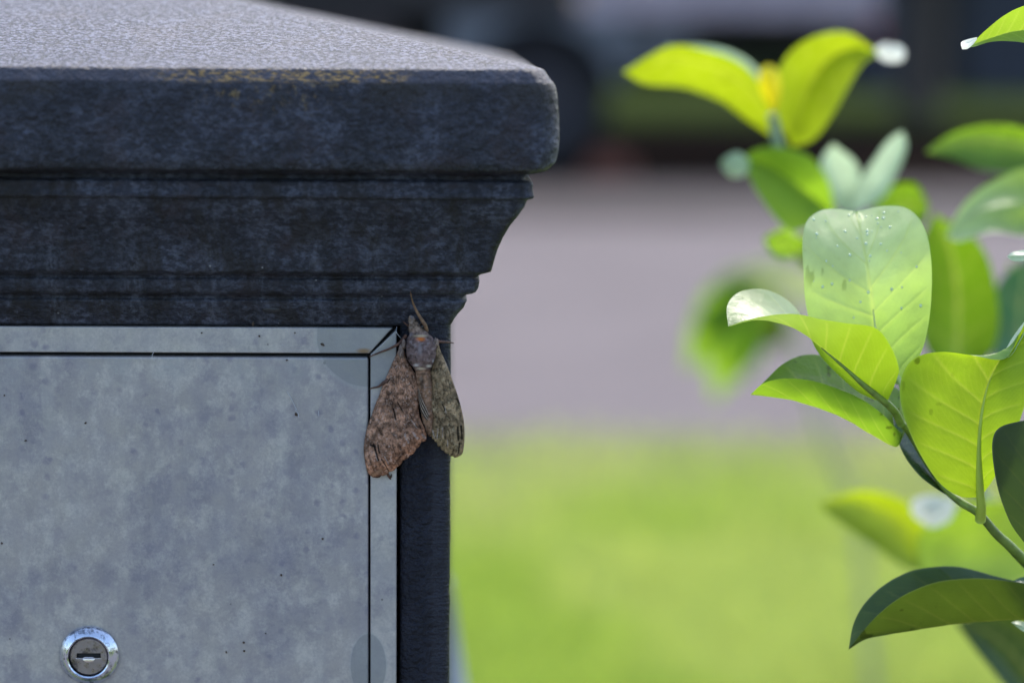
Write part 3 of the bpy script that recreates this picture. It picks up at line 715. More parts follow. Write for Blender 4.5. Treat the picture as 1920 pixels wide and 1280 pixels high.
tube('leg', cl([(408, 300, -3), (380, 335, -4.5), (345, 362, -5), (300, 385, -3.5), (240, 407, -2), (175, 434, -1.4)]), [0.0006, 0.00045, 0.0004, 0.00033, 0.00026, 0.00015], M_leg, moth)
tube('leg', cl([(300, 580, -3), (262, 602, -3.0), (235, 622, -2.2), (205, 628, -1.6), (180, 636, -1.4)]), [0.0007, 0.0006, 0.00035, 0.0003, 0.0002], M_leg, moth)
tube('leg', cl([(590, 330, -4), (625, 338, -3.4), (660, 340, -2.4), (690, 343, -1.2), (708, 347, 0.2)]), [0.0008, 0.0005, 0.0004, 0.0003, 0.00018], M_leg, moth)
tube('leg', cl([(280, 1150, -3), (292, 1172, -2.4), (300, 1188, -1.8), (312, 1207, -1.3)]), [0.0006, 0.0004, 0.0004, 0.0002], M_leg, moth)
tube('leg', cl([(430, 240, -2), (410, 228, -2), (392, 212, -1)]), [0.0004, 0.0003, 0.00012], M_leg, moth)
tube('antenna', cl([(541, 268, -5), (530, 235, -6.5), (508, 200, -7), (482, 158, -7.5), (460, 112, -8.5), (447, 75, -10.5), (440, 45, -13), (438, 22, -15)]), [0.00055, 0.0006, 0.00058, 0.0005, 0.0004, 0.0003, 0.0002, 0.0001], M_ant, moth)

# ------------------------------------------------------------------ leaves
def leafmat(name, gloss_top, trans):
    t = NT(name)
    top = t.attr('Col'); und = t.attr('Und'); tra = t.attr('Tra')
    c = t.mix(t.back, top, und)
    fac = t.ramp(t.back, 0.0, 1.0)
    rgh = t.ramp(t.back, 0, 1, gloss_top, 0.55)
    h = t.math('ADD', t.mul(t.noise(900, 3, 0.6), 0.5), t.noise(220, 4, 0.55))
    nb_ = t.bump(h, 0.35, 0.0005)
    a = t.pbsdf(Base_Color=c, Roughness=rgh, Specular_IOR_Level=t.ramp(t.back, 0, 1, 0.5, 0.15), Normal=nb_)
    b = t.n('ShaderNodeBsdfTranslucent', {'Color': tra, 'Normal': nb_}).outputs[0]
    return t.done(t.n('ShaderNodeMixShader', {0: trans, 1: a, 2: b}).outputs[0])
M_leaf = leafmat('waxy_leaf', 0.34, 0.48)
M_old = leafmat('old_leaf', 0.24, 0.30)
KIND = {  # top colour, underside colour, transmitted colour
    'young': ((0.26, 0.40, 0.13), (0.16, 0.27, 0.03), (0.40, 0.60, 0.015)),
    'fresh': ((0.26, 0.40, 0.12), (0.26, 0.37, 0.06), (0.52, 0.78, 0.10)),
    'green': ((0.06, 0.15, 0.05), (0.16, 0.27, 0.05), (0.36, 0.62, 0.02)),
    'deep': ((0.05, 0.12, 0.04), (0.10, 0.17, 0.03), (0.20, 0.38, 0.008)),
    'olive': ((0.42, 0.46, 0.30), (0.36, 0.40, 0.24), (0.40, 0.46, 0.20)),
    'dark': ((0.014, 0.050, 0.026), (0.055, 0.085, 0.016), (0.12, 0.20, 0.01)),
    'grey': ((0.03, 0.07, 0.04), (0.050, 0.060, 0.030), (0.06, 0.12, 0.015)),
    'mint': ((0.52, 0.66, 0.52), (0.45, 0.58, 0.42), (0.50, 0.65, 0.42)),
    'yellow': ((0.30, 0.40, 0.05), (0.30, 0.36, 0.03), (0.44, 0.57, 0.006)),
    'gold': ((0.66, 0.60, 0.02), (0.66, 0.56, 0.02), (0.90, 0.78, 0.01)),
    'lit_white': ((0.82, 0.84, 0.80), (0.8, 0.82, 0.78), (0.85, 0.88, 0.80)),  # leaf tips catching the light, that brightness put into the colour
    'teal': ((0.035, 0.11, 0.075), (0.08, 0.13, 0.06), (0.06, 0.18, 0.06)),
}
LEAFG = {}
def leaf(parent, kind, L, M, Rr, n=120, m=34, puff=1.0, nv=9, relief=0.06, flip=False, veins=1.0, seed=1, wavy=0.8, mat=None, label=None, blotch=0.0, tip=None):
    l, c, r = crom(L, n), crom(M, n), crom(Rr, n)
    v = np.linspace(0, 1, m)[None, :, None]
    A = np.concatenate([(l[:, None] * (1 - v) + c[:, None] * v), (c[:, None] * (1 - v[:, 1:]) + r[:, None] * v[:, 1:])], 1)
    mm = 2 * m - 1
    px, py, Y = A[..., 0], A[..., 1], A[..., 2] / 1000
    d = fw + rt * ((px - 960) / FPX)[..., None] - up * ((py - 640) / FPX)[..., None]
    P = CAM + d * ((Y - CAM[1]) / d[..., 1])[..., None]
    s = np.linspace(0, 1, n)[:, None] * np.ones((1, mm)); av = np.abs(np.linspace(-1, 1, mm))[None] * np.ones((n, 1)); sg = np.sign(np.linspace(-1, 1, mm))[None]
    Nn = gridnormal(P)
    fs = -1 if flip else 1
    ph = (s - 0.16 * av ** 0.8 - 0.012 * sg) * nv + 0.15 * np.sin(seed + s * 9)
    fr = np.abs(ph - np.round(ph)) / nv
    keep = sstep(0.02, 0.1, s) * sstep(1.0, 0.8, av)
    ve = np.exp(-(fr / 0.0055) ** 2) * keep * (1 - 0.5 * av)
    ph2 = (s * 1.0 - 0.45 * (av - 0.3)) * nv * 3.1; fr2 = np.abs(ph2 - np.round(ph2)) / (nv * 3.1)
    ve2 = np.exp(-(fr2 / 0.0030) ** 2) * keep * 0.35
    midw = 0.040 * (1 - 0.6 * s)
    mid = np.exp(-(av / midw) ** 2)
    sink = -(np.exp(-(fr / 0.016) ** 2) * keep * relief + mid * relief * 1.3)
    wv = (fbm(P, 70, 3, seed) - 0.5) * wavy * sstep(0.05, 0.3, s)
    P = P + Nn * (fs * (puff * np.sin(math.pi * av) ** 1.0 * np.sin(math.pi * np.clip(s, 0.02, 0.98)) ** 0.5 + sink) + wv)[..., None] / 1000
    top, und, tra = [np.array(c_) for c_ in KIND[kind]]
    lo = fbm(P, 120, 4, seed + 3); lo2 = fbm(P, 35, 3, seed + 13)
    k = (0.80 + 0.40 * lo) * (0.85 + 0.3 * lo2)
    C = top * k[..., None]; U = und * k[..., None]; T = tra * (0.78 + 0.30 * lo + 0.16 * lo2)[..., None]
    if tip is not None:  # sky sheen put into the colour, whiter towards the tip
        w_ = (sstep(0.25, 0.95, s) * (0.85 + 0.3 * lo))[..., None]; C = C * (1 - w_) + np.array(tip) * k[..., None] * w_; T = T * (1 - 0.5 * w_) + np.array(tip) * 0.9 * 0.5 * w_
    vv = np.clip(ve * 0.75 + ve2 * 0.5 + mid * 0.9, 0, 1)[..., None] * veins
    vc = top * 1.1 + np.array([0.10, 0.11, 0.03])
    C = C * (1 - 0.8 * vv) + (vc * 1.15) * 0.8 * vv
    U = U * (1 - 0.6 * vv) + (und * 1.3 + np.array([0.05, 0.05, 0.01])) * 0.6 * vv
    T = T * (1 - 0.05 * vv) + np.array([0.22, 0.16, 0.05]) * vv
    if blotch:
        b = sstep(0.60, 0.68, fbm(P * np.array([1, 1, 0.5]), 330, 3, seed + 40)) * sstep(0.50, 0.62, fbm(P, 60, 2, seed + 44)) * sstep(0.75, 0.6, s) * sstep(0.15, 0.4, av)
        b = (b * blotch)[..., None]; C = C * (1 - b) + np.array([0.10, 0.20, 0.02]) * b; T = T * (1 - 0.4 * b)
    rim = sstep(0.965, 1.0, av)[..., None] * 0.55  # bright edge highlight put into the leaf colours
    C = C * (1 - rim) + (top * 1.2 + 0.12) * rim; U = U * (1 - rim) + (und * 1.3 + 0.10) * rim
    sp = (sstep(0.80, 0.86, vn(P, 420, seed + 60)) * sstep(0.62, 0.7, fbm(P, 40, 2, seed + 61)) * 0.5)[..., None]
    C = C * (1 - sp); U = U * (1 - sp); T = T * (1 - sp)
    Fc = gridfaces(n, mm)
    if flip: Fc = Fc[:, ::-1]
    o = mesh('leaf', P.reshape(-1, 3), Fc.tolist(), mat or (M_old if kind in ('dark', 'grey', 'teal') else M_leaf), parent, cols={'Col': np.clip(C, 0, 1), 'Und': np.clip(U, 0, 1), 'Tra': np.clip(T, 0, 1)}, label=label)
    return o, P, Nn * fs
M_stem = simple('green_stem', (0.17, 0.25, 0.04), 0.5, nscale=300)
M_rib = simple('pale_midrib', (0.42, 0.54, 0.06), 0.5)
M_stemd = simple('brown_green_stem', (0.10, 0.12, 0.035), 0.6, nscale=300)
def stemtube(parent, pts, rad, m=None, name='stem', n=40):
    return tube(name, pts3(crom(pts, n)), rad, m or M_stem, parent, 14)

g0 = at(1990, 1300, 0.03)
bush = empty('shrub', (g0[0] + 0.02, g0[1], 0), 'sharp focus shrub shoot with broad glossy green leaves right of the pillar', 'shrub', None)
# 1 upright blade, upper side to the camera
o1, P1, N1 = leaf(bush, 'fresh', [(1690, 722, 8), (1650, 712, 10), (1590, 690, 13), (1545, 650, 15), (1520, 605, 15), (1510, 560, 15), (1506, 500, 15), (1506, 440, 20), (1516, 410, 26), (1540, 393, 33), (1570, 391, 38), (1605, 398, 42)],
     [(1690, 722, 8), (1668, 680, 15), (1645, 630, 20), (1637, 580, 22), (1630, 530, 23), (1623, 480, 26), (1613, 435, 33), (1605, 398, 42)],
     [(1690, 722, 8), (1712, 690, 9), (1732, 648, 11), (1742, 600, 13), (1747, 540, 14), (1745, 480, 15), (1738, 440, 20), (1722, 408, 26), (1695, 389, 34), (1660, 387, 39), (1630, 392, 41), (1605, 398, 42)],
     200, 80, puff=0.6, nv=7, relief=0.2, seed=3, blotch=0.6, wavy=1.6, tip=(0.84, 0.95, 0.50))
# 2 leaf arching to the left, curled tip
leaf(bush, 'young', [(1662, 757, -4), (1680, 715, -12), (1685, 688, -15), (1668, 645, -17), (1640, 614, -18), (1590, 606, -17), (1540, 598, -14), (1498, 590, -11), (1450, 590, -8), (1400, 600, -5), (1365, 612, -3)],
     [(1662, 757, -4), (1620, 722, -8), (1580, 686, -8), (1540, 652, -6), (1498, 622, -3), (1450, 604, -1), (1405, 600, -1), (1365, 612, -3)],
     [(1662, 757, -4), (1610, 735, 0), (1560, 692, 4), (1532, 658, 10), (1516, 625, 18), (1500, 588, 24), (1470, 558, 26), (1430, 543, 22), (1388, 546, 16), (1364, 572, 8), (1365, 612, -3)],
     200, 60, puff=0.6, nv=9, relief=0.09, seed=9, tip=(0.33, 0.48, 0.20))
# 3 leaf below it, keel down, dark upper side seen inside the fold
leaf(bush, 'green', [(1692, 812, 10), (1678, 800, 4), (1650, 772, 0), (1610, 745, -2), (1560, 724, -2), (1510, 711, 0), (1465, 709, 2), (1430, 719, 5), (1407, 740, 8)],
     [(1692, 812, 10), (1681, 838, 5), (1640, 818, 4), (1590, 790, 4), (1540, 768, 5), (1490, 752, 6), (1440, 744, 7), (1407, 740, 8)],
     [(1692, 812, 10), (1712, 770, 18), (1690, 735, 22), (1640, 705, 26), (1590, 680, 28), (1540, 666, 27), (1500, 667, 24), (1465, 684, 18), (1436, 712, 12), (1407, 740, 8)],
     160, 50, puff=0.5, nv=8, seed=15, relief=0.06)
# 4 large leaf seen from below
leaf(bush, 'young', [(1838, 932, -6), (1800, 930, -8), (1762, 905, -9), (1725, 850, -10), (1698, 790, -10), (1687, 735, -10), (1697, 692, -10), (1722, 668, -10), (1765, 660, -9), (1820, 665, -8), (1868, 674, -6), (1890, 668, -4), (1905, 640, -2), (1925, 600, 0), (1965, 555, 4)],
     [(1838, 932, -6), (1836, 880, -8), (1836, 830, -8), (1840, 780, -7), (1850, 730, -5), (1866, 690, -3), (1900, 640, 0), (1965, 555, 4)],
     [(1838, 932, -6), (1858, 905, -9), (1880, 868, -12), (1900, 825, -14), (1915, 780, -14), (1935, 720, -12), (1960, 650, -6), (1965, 555, 4)],
     200, 80, puff=0.6, nv=9, relief=0.12, seed=22, flip=True)
# curled-over margin at its top showing the pale upper side
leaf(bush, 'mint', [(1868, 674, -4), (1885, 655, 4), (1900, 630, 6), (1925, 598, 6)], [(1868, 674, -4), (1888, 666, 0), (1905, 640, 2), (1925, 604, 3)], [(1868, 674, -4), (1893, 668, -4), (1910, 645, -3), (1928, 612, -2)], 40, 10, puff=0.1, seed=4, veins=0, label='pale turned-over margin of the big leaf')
# 5 dull dark leaf at the frame edge
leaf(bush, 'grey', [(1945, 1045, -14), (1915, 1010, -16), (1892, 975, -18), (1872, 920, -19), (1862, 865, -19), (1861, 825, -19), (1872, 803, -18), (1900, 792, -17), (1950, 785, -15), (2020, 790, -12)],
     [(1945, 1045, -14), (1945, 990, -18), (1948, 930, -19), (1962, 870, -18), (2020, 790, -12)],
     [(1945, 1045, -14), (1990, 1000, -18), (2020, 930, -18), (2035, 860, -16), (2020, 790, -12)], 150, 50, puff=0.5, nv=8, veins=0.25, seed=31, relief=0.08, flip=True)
# 6 bottom leaf, keel down
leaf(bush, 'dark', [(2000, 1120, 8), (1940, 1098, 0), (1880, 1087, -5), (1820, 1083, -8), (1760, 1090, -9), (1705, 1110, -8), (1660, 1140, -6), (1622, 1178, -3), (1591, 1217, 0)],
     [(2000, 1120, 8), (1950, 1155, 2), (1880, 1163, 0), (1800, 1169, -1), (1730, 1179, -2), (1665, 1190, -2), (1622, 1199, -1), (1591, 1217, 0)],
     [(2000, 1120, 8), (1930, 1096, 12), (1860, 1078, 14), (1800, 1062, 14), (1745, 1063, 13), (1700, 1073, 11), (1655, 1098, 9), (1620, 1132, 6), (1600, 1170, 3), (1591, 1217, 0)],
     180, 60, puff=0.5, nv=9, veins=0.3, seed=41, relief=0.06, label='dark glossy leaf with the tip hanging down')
# 7 dark leaf behind the fork
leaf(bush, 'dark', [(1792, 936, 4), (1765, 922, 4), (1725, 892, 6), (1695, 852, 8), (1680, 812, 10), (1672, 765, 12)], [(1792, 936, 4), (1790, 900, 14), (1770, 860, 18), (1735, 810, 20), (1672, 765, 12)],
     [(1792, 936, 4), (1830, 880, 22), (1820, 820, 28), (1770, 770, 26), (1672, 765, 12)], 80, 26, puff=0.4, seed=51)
# 8 leaf tip entering at the upper right
leaf(bush, 'young', [(1806, 90, 12), (1828, 76, 12), (1850, 55, 10), (1885, 28, 8), (1925, 10, 6), (2000, -10, 4)], [(1806, 90, 12), (1824, 85, 12), (1850, 75, 12), (1890, 62, 12), (1930, 55, 12), (2000, 40, 10)],
     [(1806, 90, 12), (1826, 88, 10), (1855, 80, 8), (1890, 78, 6), (1930, 82, 4), (2000, 100, 2)], 90, 24, puff=0.3, seed=61)
leaf(bush, 'lit_white', [(1804, 93, 10), (1802, 80, 8), (1815, 74, 8), (1832, 70, 9)], [(1804, 93, 10), (1810, 84, 8), (1820, 79, 8), (1832, 72, 9)], [(1804, 93, 10), (1814, 92, 8), (1824, 84, 8), (1832, 74, 9)], 20, 8, puff=0.1, seed=3, veins=0, wavy=0.1, label='lit leaf tip at the upper right, brightness put into its colour')
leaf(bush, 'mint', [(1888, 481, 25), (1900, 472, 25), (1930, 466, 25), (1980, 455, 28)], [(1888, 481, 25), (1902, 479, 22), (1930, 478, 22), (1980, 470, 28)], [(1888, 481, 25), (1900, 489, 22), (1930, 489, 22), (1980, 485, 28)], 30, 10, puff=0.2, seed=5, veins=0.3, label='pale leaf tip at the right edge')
leaf(bush, 'mint', [(1896, 1166, 10), (1905, 1164, 10), (1925, 1166, 10), (1960, 1170, 12)], [(1896, 1166, 10), (1908, 1171, 8), (1925, 1176, 8), (1960, 1180, 12)], [(1896, 1166, 10), (1908, 1175, 8), (1925, 1186, 8), (1960, 1195, 12)], 30, 10, puff=0.1, seed=6, veins=0.3)  # small reflective glint put in as a pale leaf
leaf(bush, 'teal', [(1900, 1088, 14), (1915, 1082, 14), (1940, 1078, 14), (1980, 1080, 14)], [(1900, 1088, 14), (1918, 1092, 12), (1940, 1095, 12), (1980, 1095, 14)], [(1900, 1088, 14), (1918, 1098, 10), (1940, 1104, 10), (1980, 1108, 14)], 30, 10, puff=0.1, seed=8, veins=0.3)
# stems and petioles
stemtube(bush, [(1985, 1330, 30), (1960, 1180, 22), (1945, 1085, 12), (1900, 1030, 4), (1868, 1000, 0), (1835, 962, -2), (1800, 940, 0), (1770, 912, 6), (1735, 860, 10), (1705, 810, 8), (1688, 790, 2), (1672, 765, -2), (1662, 752, -4)],
         [0.0026, 0.0024, 0.0022, 0.0020, 0.0019, 0.0019, 0.0016, 0.0014, 0.0013, 0.0013, 0.0013, 0.0012, 0.0008], n=90)
tube('stem', [np.array([bush.location.x, bush.location.y, -0.02]), np.array([bush.location.x + 0.01, bush.location.y, 0.3]), np.array([bush.location.x, bush.location.y, 0.6]), at(1985, 1330, 0.03)], [0.006, 0.005, 0.004, 0.0026], M_stemd, bush, 12)
stemtube(bush, [(1838, 975, -3), (1840, 950, -6), (1838, 925, -7), (1836, 880, -8.5), (1836, 830, -8.6), (1840, 780, -7.6), (1850, 730, -5.6), (1862, 697, -3.5)], [0.0018, 0.0014, 0.0012, 0.0008, 0.0006, 0.0005, 0.0003, 0.0001], M_rib, name='petiole')
stemtube(bush, [(1690, 795, 3), (1680, 775, 0), (1672, 765, -3), (1658, 752, -5), (1620, 722, -9), (1580, 686, -9), (1540, 652, -7)], [0.0014, 0.0013, 0.0012, 0.0009, 0.0006, 0.0004, 0.0002], name='petiole')
stemtube(bush, [(1695, 800, 6), (1692, 760, 6), (1690, 722, 8), (1668, 680, 14.4), (1645, 630, 19.2), (1637, 580, 21.2)], [0.0012, 0.0010, 0.0009, 0.0006, 0.0004, 0.0002], simple('pale_vein', (0.55, 0.62, 0.28), 0.5), name='petiole')
stemtube(bush, [(1950, 1090, 12), (1948, 1060, -2), (1945, 1045, -14)], [0.0014, 0.0012, 0.0008], name='petiole')
stemtube(bush, [(1970, 1230, 26), (1990, 1160, 16), (2000, 1120, 8)], [0.0014, 0.0012, 0.0008], name='petiole')
# rain beads on the leaves (joined: too many and too small to single out)
t = NT('water'); 
M_water = t.done(t.pbsdf(Base_Color=(0.62, 0.74, 0.50), Roughness=0.08, Specular_IOR_Level=0.7))
V = []; Fc = []
Nn = N1; Pn = P1
for q in range(46):
    i = int(rng.uniform(70, 196)); j = int(rng.uniform(6, P1.shape[1] - 6))
    p = P1[i, j]; nr = N1[i, j]; nr = nr if nr[1] < 0 else -nr
    r_ = rng.uniform(0.00022, 0.00060) * (1.3 if rng.random() < 0.2 else 1); a = np.cross(nr, [0.1, 0.2, 1]); a /= np.linalg.norm(a); b = np.cross(nr, a); n0 = len(V)
    for u_ in range(4):
        f = u_ / 4 * math.pi / 2
        for w_ in range(10):
            tt = 2 * math.pi * w_ / 10; V.append(p + r_ * (math.cos(f) * (a * math.cos(tt) * 1.0 + b * math.sin(tt) * 1.15) + nr * 0.6 * math.sin(f)))
    V.append(p + nr * r_ * 0.6)
    Fc += (gridfaces(4, 10, True) + n0).tolist() + [[n0 + 30 + w_, n0 + 30 + (w_ + 1) % 10, n0 + 40] for w_ in range(10)] + [[n0 + w_ for w_ in range(10)][::-1]]
mesh('water_beads', V, Fc, M_water, o1 if False else bush, kind='stuff')

# ---- shrub standing further back, out of focus
D = 300
g1 = at(1520, 1400, 0.33)
bush2 = empty('shrub', (at(2080, 640, 0.33)[0], 0.36, 0), 'blurred yellow-green shrub shoot with curved leaves behind the sharp one', 'shrub')
def bl(kind, L, M, Rr, dd=0, **k):
    k.setdefault('n', 50); k.setdefault('m', 14); k.setdefault('puff', 2.0)
    f = lambda q: [(a, b, c + D + dd) for a, b, c in q]
    return leaf(bush2, kind, f(L), f(M), f(Rr), **k)
# B1 leaf pointing left
bl('yellow', [(1455, 262, 0), (1400, 225, 12), (1350, 190, 15), (1280, 165, 15), (1210, 158, 8), (1168, 135, -6)], [(1455, 262, 0), (1425, 190, 0), (1370, 140, 0), (1300, 115, 0), (1220, 110, -4), (1168, 135, -6)],
   [(1455, 262, 0), (1440, 185, -10), (1395, 125, -14), (1330, 96, -14), (1255, 88, -12), (1168, 135, -6)], seed=2, flip=True)
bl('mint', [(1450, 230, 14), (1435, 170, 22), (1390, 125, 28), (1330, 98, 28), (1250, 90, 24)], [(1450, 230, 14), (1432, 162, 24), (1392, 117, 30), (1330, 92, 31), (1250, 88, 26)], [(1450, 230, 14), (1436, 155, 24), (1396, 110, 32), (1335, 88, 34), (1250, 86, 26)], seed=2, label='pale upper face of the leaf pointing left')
# B2 leaf pointing up right
bl('yellow', [(1485, 275, 0), (1455, 210, -8), (1455, 150, -10), (1480, 100, -10), (1530, 68, -8), (1590, 62, -6), (1648, 98, 0)], [(1485, 275, 0), (1500, 205, 6), (1525, 145, 8), (1560, 105, 6), (1605, 90, 2), (1648, 98, 0)],
   [(1485, 275, 0), (1525, 262, -6), (1562, 215, -8), (1590, 165, -6), (1615, 125, -4), (1648, 98, 0)], seed=5, flip=True)
bl('lit_white', [(1640, 92, 0), (1660, 82, 0), (1690, 88, 0), (1698, 104, 0)], [(1640, 96, 0), (1662, 98, -4), (1685, 102, -4), (1698, 104, 0)], [(1640, 102, 0), (1660, 115, 0), (1688, 116, 0), (1698, 104, 0)], seed=5, veins=0, label='lit tip of the upright leaf, brightness put into its colour')
# bud and shoot
bl('gold', [(1452, 215, -20), (1426, 170, -20), (1425, 132, -20), (1442, 120, -20)], [(1452, 215, -20), (1445, 170, -28), (1442, 140, -28), (1442, 120, -20)], [(1452, 215, -20), (1464, 175, -20), (1460, 135, -20), (1442, 120, -20)], seed=7, label='golden young leaf bud')
f3 = lambda q, dd=0: [(a, b, c + D + dd) for a, b, c in q]
stemtube(bush2, f3([(2100, 1400, 60), (2000, 1150, 40), (1800, 880, 30), (1660, 660, 20), (1560, 470, 10), (1500, 360, 0), (1462, 285, -10), (1448, 215, -14)]), [0.005, 0.0045, 0.004, 0.0034, 0.003, 0.0028, 0.0024], simple('pale_shoot', (0.40, 0.50, 0.32), 0.6), n=60)
tube('stem', [np.array([bush2.location.x + 0.01, 0.37, -0.02]), np.array([bush2.location.x + 0.02, 0.36, 0.25]), np.array([bush2.location.x + 0.03, 0.36, 0.5]), at(2100, 1400, 0.36)], [0.008, 0.007, 0.006, 0.005], M_stemd, bush2, 12)
# B4
bl('green', [(1568, 410, 0), (1520, 425, -8), (1475, 430, -10), (1425, 370, -10), (1402, 325, -6), (1388, 300, 0)], [(1568, 410, 0), (1520, 365, 2), (1480, 335, 3), (1435, 308, 2), (1388, 300, 0)], [(1568, 410, 0), (1555, 345, -4), (1525, 298, -6), (1478, 278, -6), (1425, 278, -4), (1388, 300, 0)], dd=-20, flip=True, seed=11, veins=0.5)
bl('mint', [(1404, 300, -24), (1385, 286, -24), (1365, 292, -24), (1352, 305, -24)], [(1404, 310, -24), (1385, 310, -28), (1365, 310, -28), (1352, 305, -24)], [(1404, 322, -24), (1390, 332, -24), (1368, 330, -24), (1352, 305, -24)], seed=5, veins=0, label='pale leaf tip beside the green leaf')
bl('green', [(1500, 480, 10), (1465, 485, 8), (1440, 468, 6), (1432, 445, 6)], [(1500, 480, 10), (1475, 462, 8), (1450, 450, 6), (1432, 445, 6)], [(1500, 480, 10), (1500, 450, 8), (1470, 430, 6), (1432, 445, 6)], seed=13)
# B5 pale pair
bl('mint', [(1600, 400, 0), (1570, 390, 4), (1545, 340, 6), (1540, 300, 8), (1562, 270, 10)], [(1600, 400, 0), (1590, 360, 10), (1578, 320, 12), (1562, 270, 10)], [(1600, 400, 0), (1615, 350, 4), (1605, 305, 6), (1562, 270, 10)], seed=17, dd=10)
bl('mint', [(1598, 402, 0), (1605, 355, -2), (1640, 300, 0), (1668, 262, 4), (1692, 246, 8)], [(1598, 402, 0), (1630, 350, 6), (1660, 300, 8), (1692, 246, 8)], [(1598, 402, 0), (1655, 372, 0), (1685, 318, 2), (1700, 275, 4), (1692, 246, 8)], seed=19)
# B6
bl('deep', [(1640, 430, 0), (1640, 380, 0), (1670, 350, 0), (1715, 345, 0), (1742, 385, 0)], [(1640, 430, 0), (1670, 400, 6), (1705, 385, 6), (1742, 385, 0)], [(1640, 430, 0), (1690, 430, 0), (1730, 420, 0), (1742, 385, 0)], seed=23, dd=20)
# B7, B8 right edge
bl('deep', [(1990, 300, 0), (1930, 322, -6), (1850, 322, -8), (1790, 300, -6), (1735, 285, 0)], [(1990, 300, 0), (1920, 275, 4), (1850, 262, 4), (1790, 266, 2), (1735, 285, 0)], [(1990, 300, 0), (1930, 245, 0), (1860, 234, 0), (1790, 248, 0), (1735, 285, 0)], seed=27, dd=-10)
bl('young', [(2000, 400, 0), (1930, 440, -8), (1860, 436, -8), (1800, 452, -6), (1772, 442, 0)], [(2000, 400, 0), (1930, 385, 0), (1860, 390, 0), (1810, 415, 0), (1772, 442, 0)], [(2000, 400, 0), (1940, 318, 10), (1870, 335, 12), (1810, 378, 6), (1772, 442, 0)], seed=29, dd=-70, tip=(0.5, 0.66, 0.36))
stemtube(bush2, f3([(2010, 900, 0), (2005, 650, 0), (2000, 400, -60), (1990, 300, -10)]), [0.003, 0.003, 0.002, 0.0015])
stemtube(bush2, f3([(2050, 1280, 50), (2030, 1100, 30), (2010, 900, 0)]), [0.004, 0.003, 0.003])
# B9 big blades behind the upright leaf
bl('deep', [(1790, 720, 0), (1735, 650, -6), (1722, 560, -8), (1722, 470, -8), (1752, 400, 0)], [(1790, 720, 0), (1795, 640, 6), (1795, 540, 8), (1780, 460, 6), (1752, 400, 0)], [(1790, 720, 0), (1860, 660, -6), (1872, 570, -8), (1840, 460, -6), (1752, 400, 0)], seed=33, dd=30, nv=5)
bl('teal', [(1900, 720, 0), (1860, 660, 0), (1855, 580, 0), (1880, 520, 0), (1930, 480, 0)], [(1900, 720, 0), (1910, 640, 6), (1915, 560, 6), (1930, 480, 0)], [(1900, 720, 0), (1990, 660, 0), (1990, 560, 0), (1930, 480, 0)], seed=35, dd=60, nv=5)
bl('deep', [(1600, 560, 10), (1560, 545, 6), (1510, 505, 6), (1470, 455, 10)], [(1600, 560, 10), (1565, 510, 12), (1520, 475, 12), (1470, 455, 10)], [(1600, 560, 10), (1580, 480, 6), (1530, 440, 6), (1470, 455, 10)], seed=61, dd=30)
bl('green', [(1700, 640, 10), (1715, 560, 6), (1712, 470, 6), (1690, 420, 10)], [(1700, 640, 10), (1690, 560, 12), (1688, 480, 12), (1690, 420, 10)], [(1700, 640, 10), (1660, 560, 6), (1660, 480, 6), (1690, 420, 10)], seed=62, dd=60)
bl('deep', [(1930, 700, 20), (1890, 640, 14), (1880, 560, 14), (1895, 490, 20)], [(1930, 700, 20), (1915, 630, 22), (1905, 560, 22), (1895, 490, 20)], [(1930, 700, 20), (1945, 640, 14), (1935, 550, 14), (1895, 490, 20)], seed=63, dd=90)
# B12 bottom pair and B13
bl('yellow', [(1760, 1075, 0), (1700, 1065, -6), (1640, 1025, -8), (1580, 985, -8), (1533, 945, 0)], [(1760, 1075, 0), (1715, 1010, 4), (1660, 965, 6), (1600, 940, 4), (1533, 945, 0)], [(1760, 1075, 0), (1740, 985, 0), (1690, 935, 0), (1610, 918, 0), (1533, 945, 0)], seed=37, dd=20, veins=0.5)
bl('young', [(1730, 1080, 0), (1720, 1010, -6), (1765, 965, -8), (1830, 940, -8), (1930, 945, 0)], [(1730, 1080, 0), (1780, 1030, 4), (1850, 1000, 4), (1930, 945, 0)], [(1730, 1080, 0), (1830, 1100, 0), (1930, 1080, 0), (1960, 1010, 0), (1930, 945, 0)], seed=39, dd=-10, veins=0.4)
bl('lit_white', [(1745, 990, -30), (1712, 965, -30), (1712, 938, -30), (1745, 928, -30), (1792, 936, -30)], [(1745, 990, -30), (1745, 965, -34), (1765, 950, -34), (1792, 936, -30)], [(1745, 990, -30), (1775, 980, -30), (1790, 960, -30), (1792, 936, -30)], seed=5, veins=0, label='leaf low on the shoot with the sky reflection put into its colour')
bl('dark', [(1960, 1330, 0), (1900, 1300, 0), (1840, 1230, 0), (1790, 1165, 0)], [(1960, 1330, 0), (1920, 1250, 4), (1860, 1190, 4), (1790, 1165, 0)], [(1960, 1330, 0), (1990, 1230, 0), (1900, 1150, 0), (1790, 1165, 0)], seed=43, dd=-60, label='dark leaf low behind the hanging one')
for q in [f3([(1960, 1100, 36), (1850, 1110, 24), (1750, 1078, 20)]), f3([(1600, 540, 16), (1600, 480, 10), (1598, 402, 0)]), f3([(1800, 880, 30), (1795, 800, 30), (1790, 720, 30)]), f3([(1830, 920, 34), (1880, 800, 50), (1900, 720, 60)]), f3([(2060, 1320, 50), (2010, 1350, 0), (1960, 1330, -60)]),
          f3([(1560, 470, 10), (1565, 430, -15), (1568, 410, -20)]), f3([(1560, 470, 10), (1530, 480, 10), (1500, 480, 10)]), f3([(1600, 540, 15), (1630, 460, 20), (1640, 430, 20)])]:
    stemtube(bush2, q, [0.0022, 0.0016, 0.001], name='petiole', n=14)

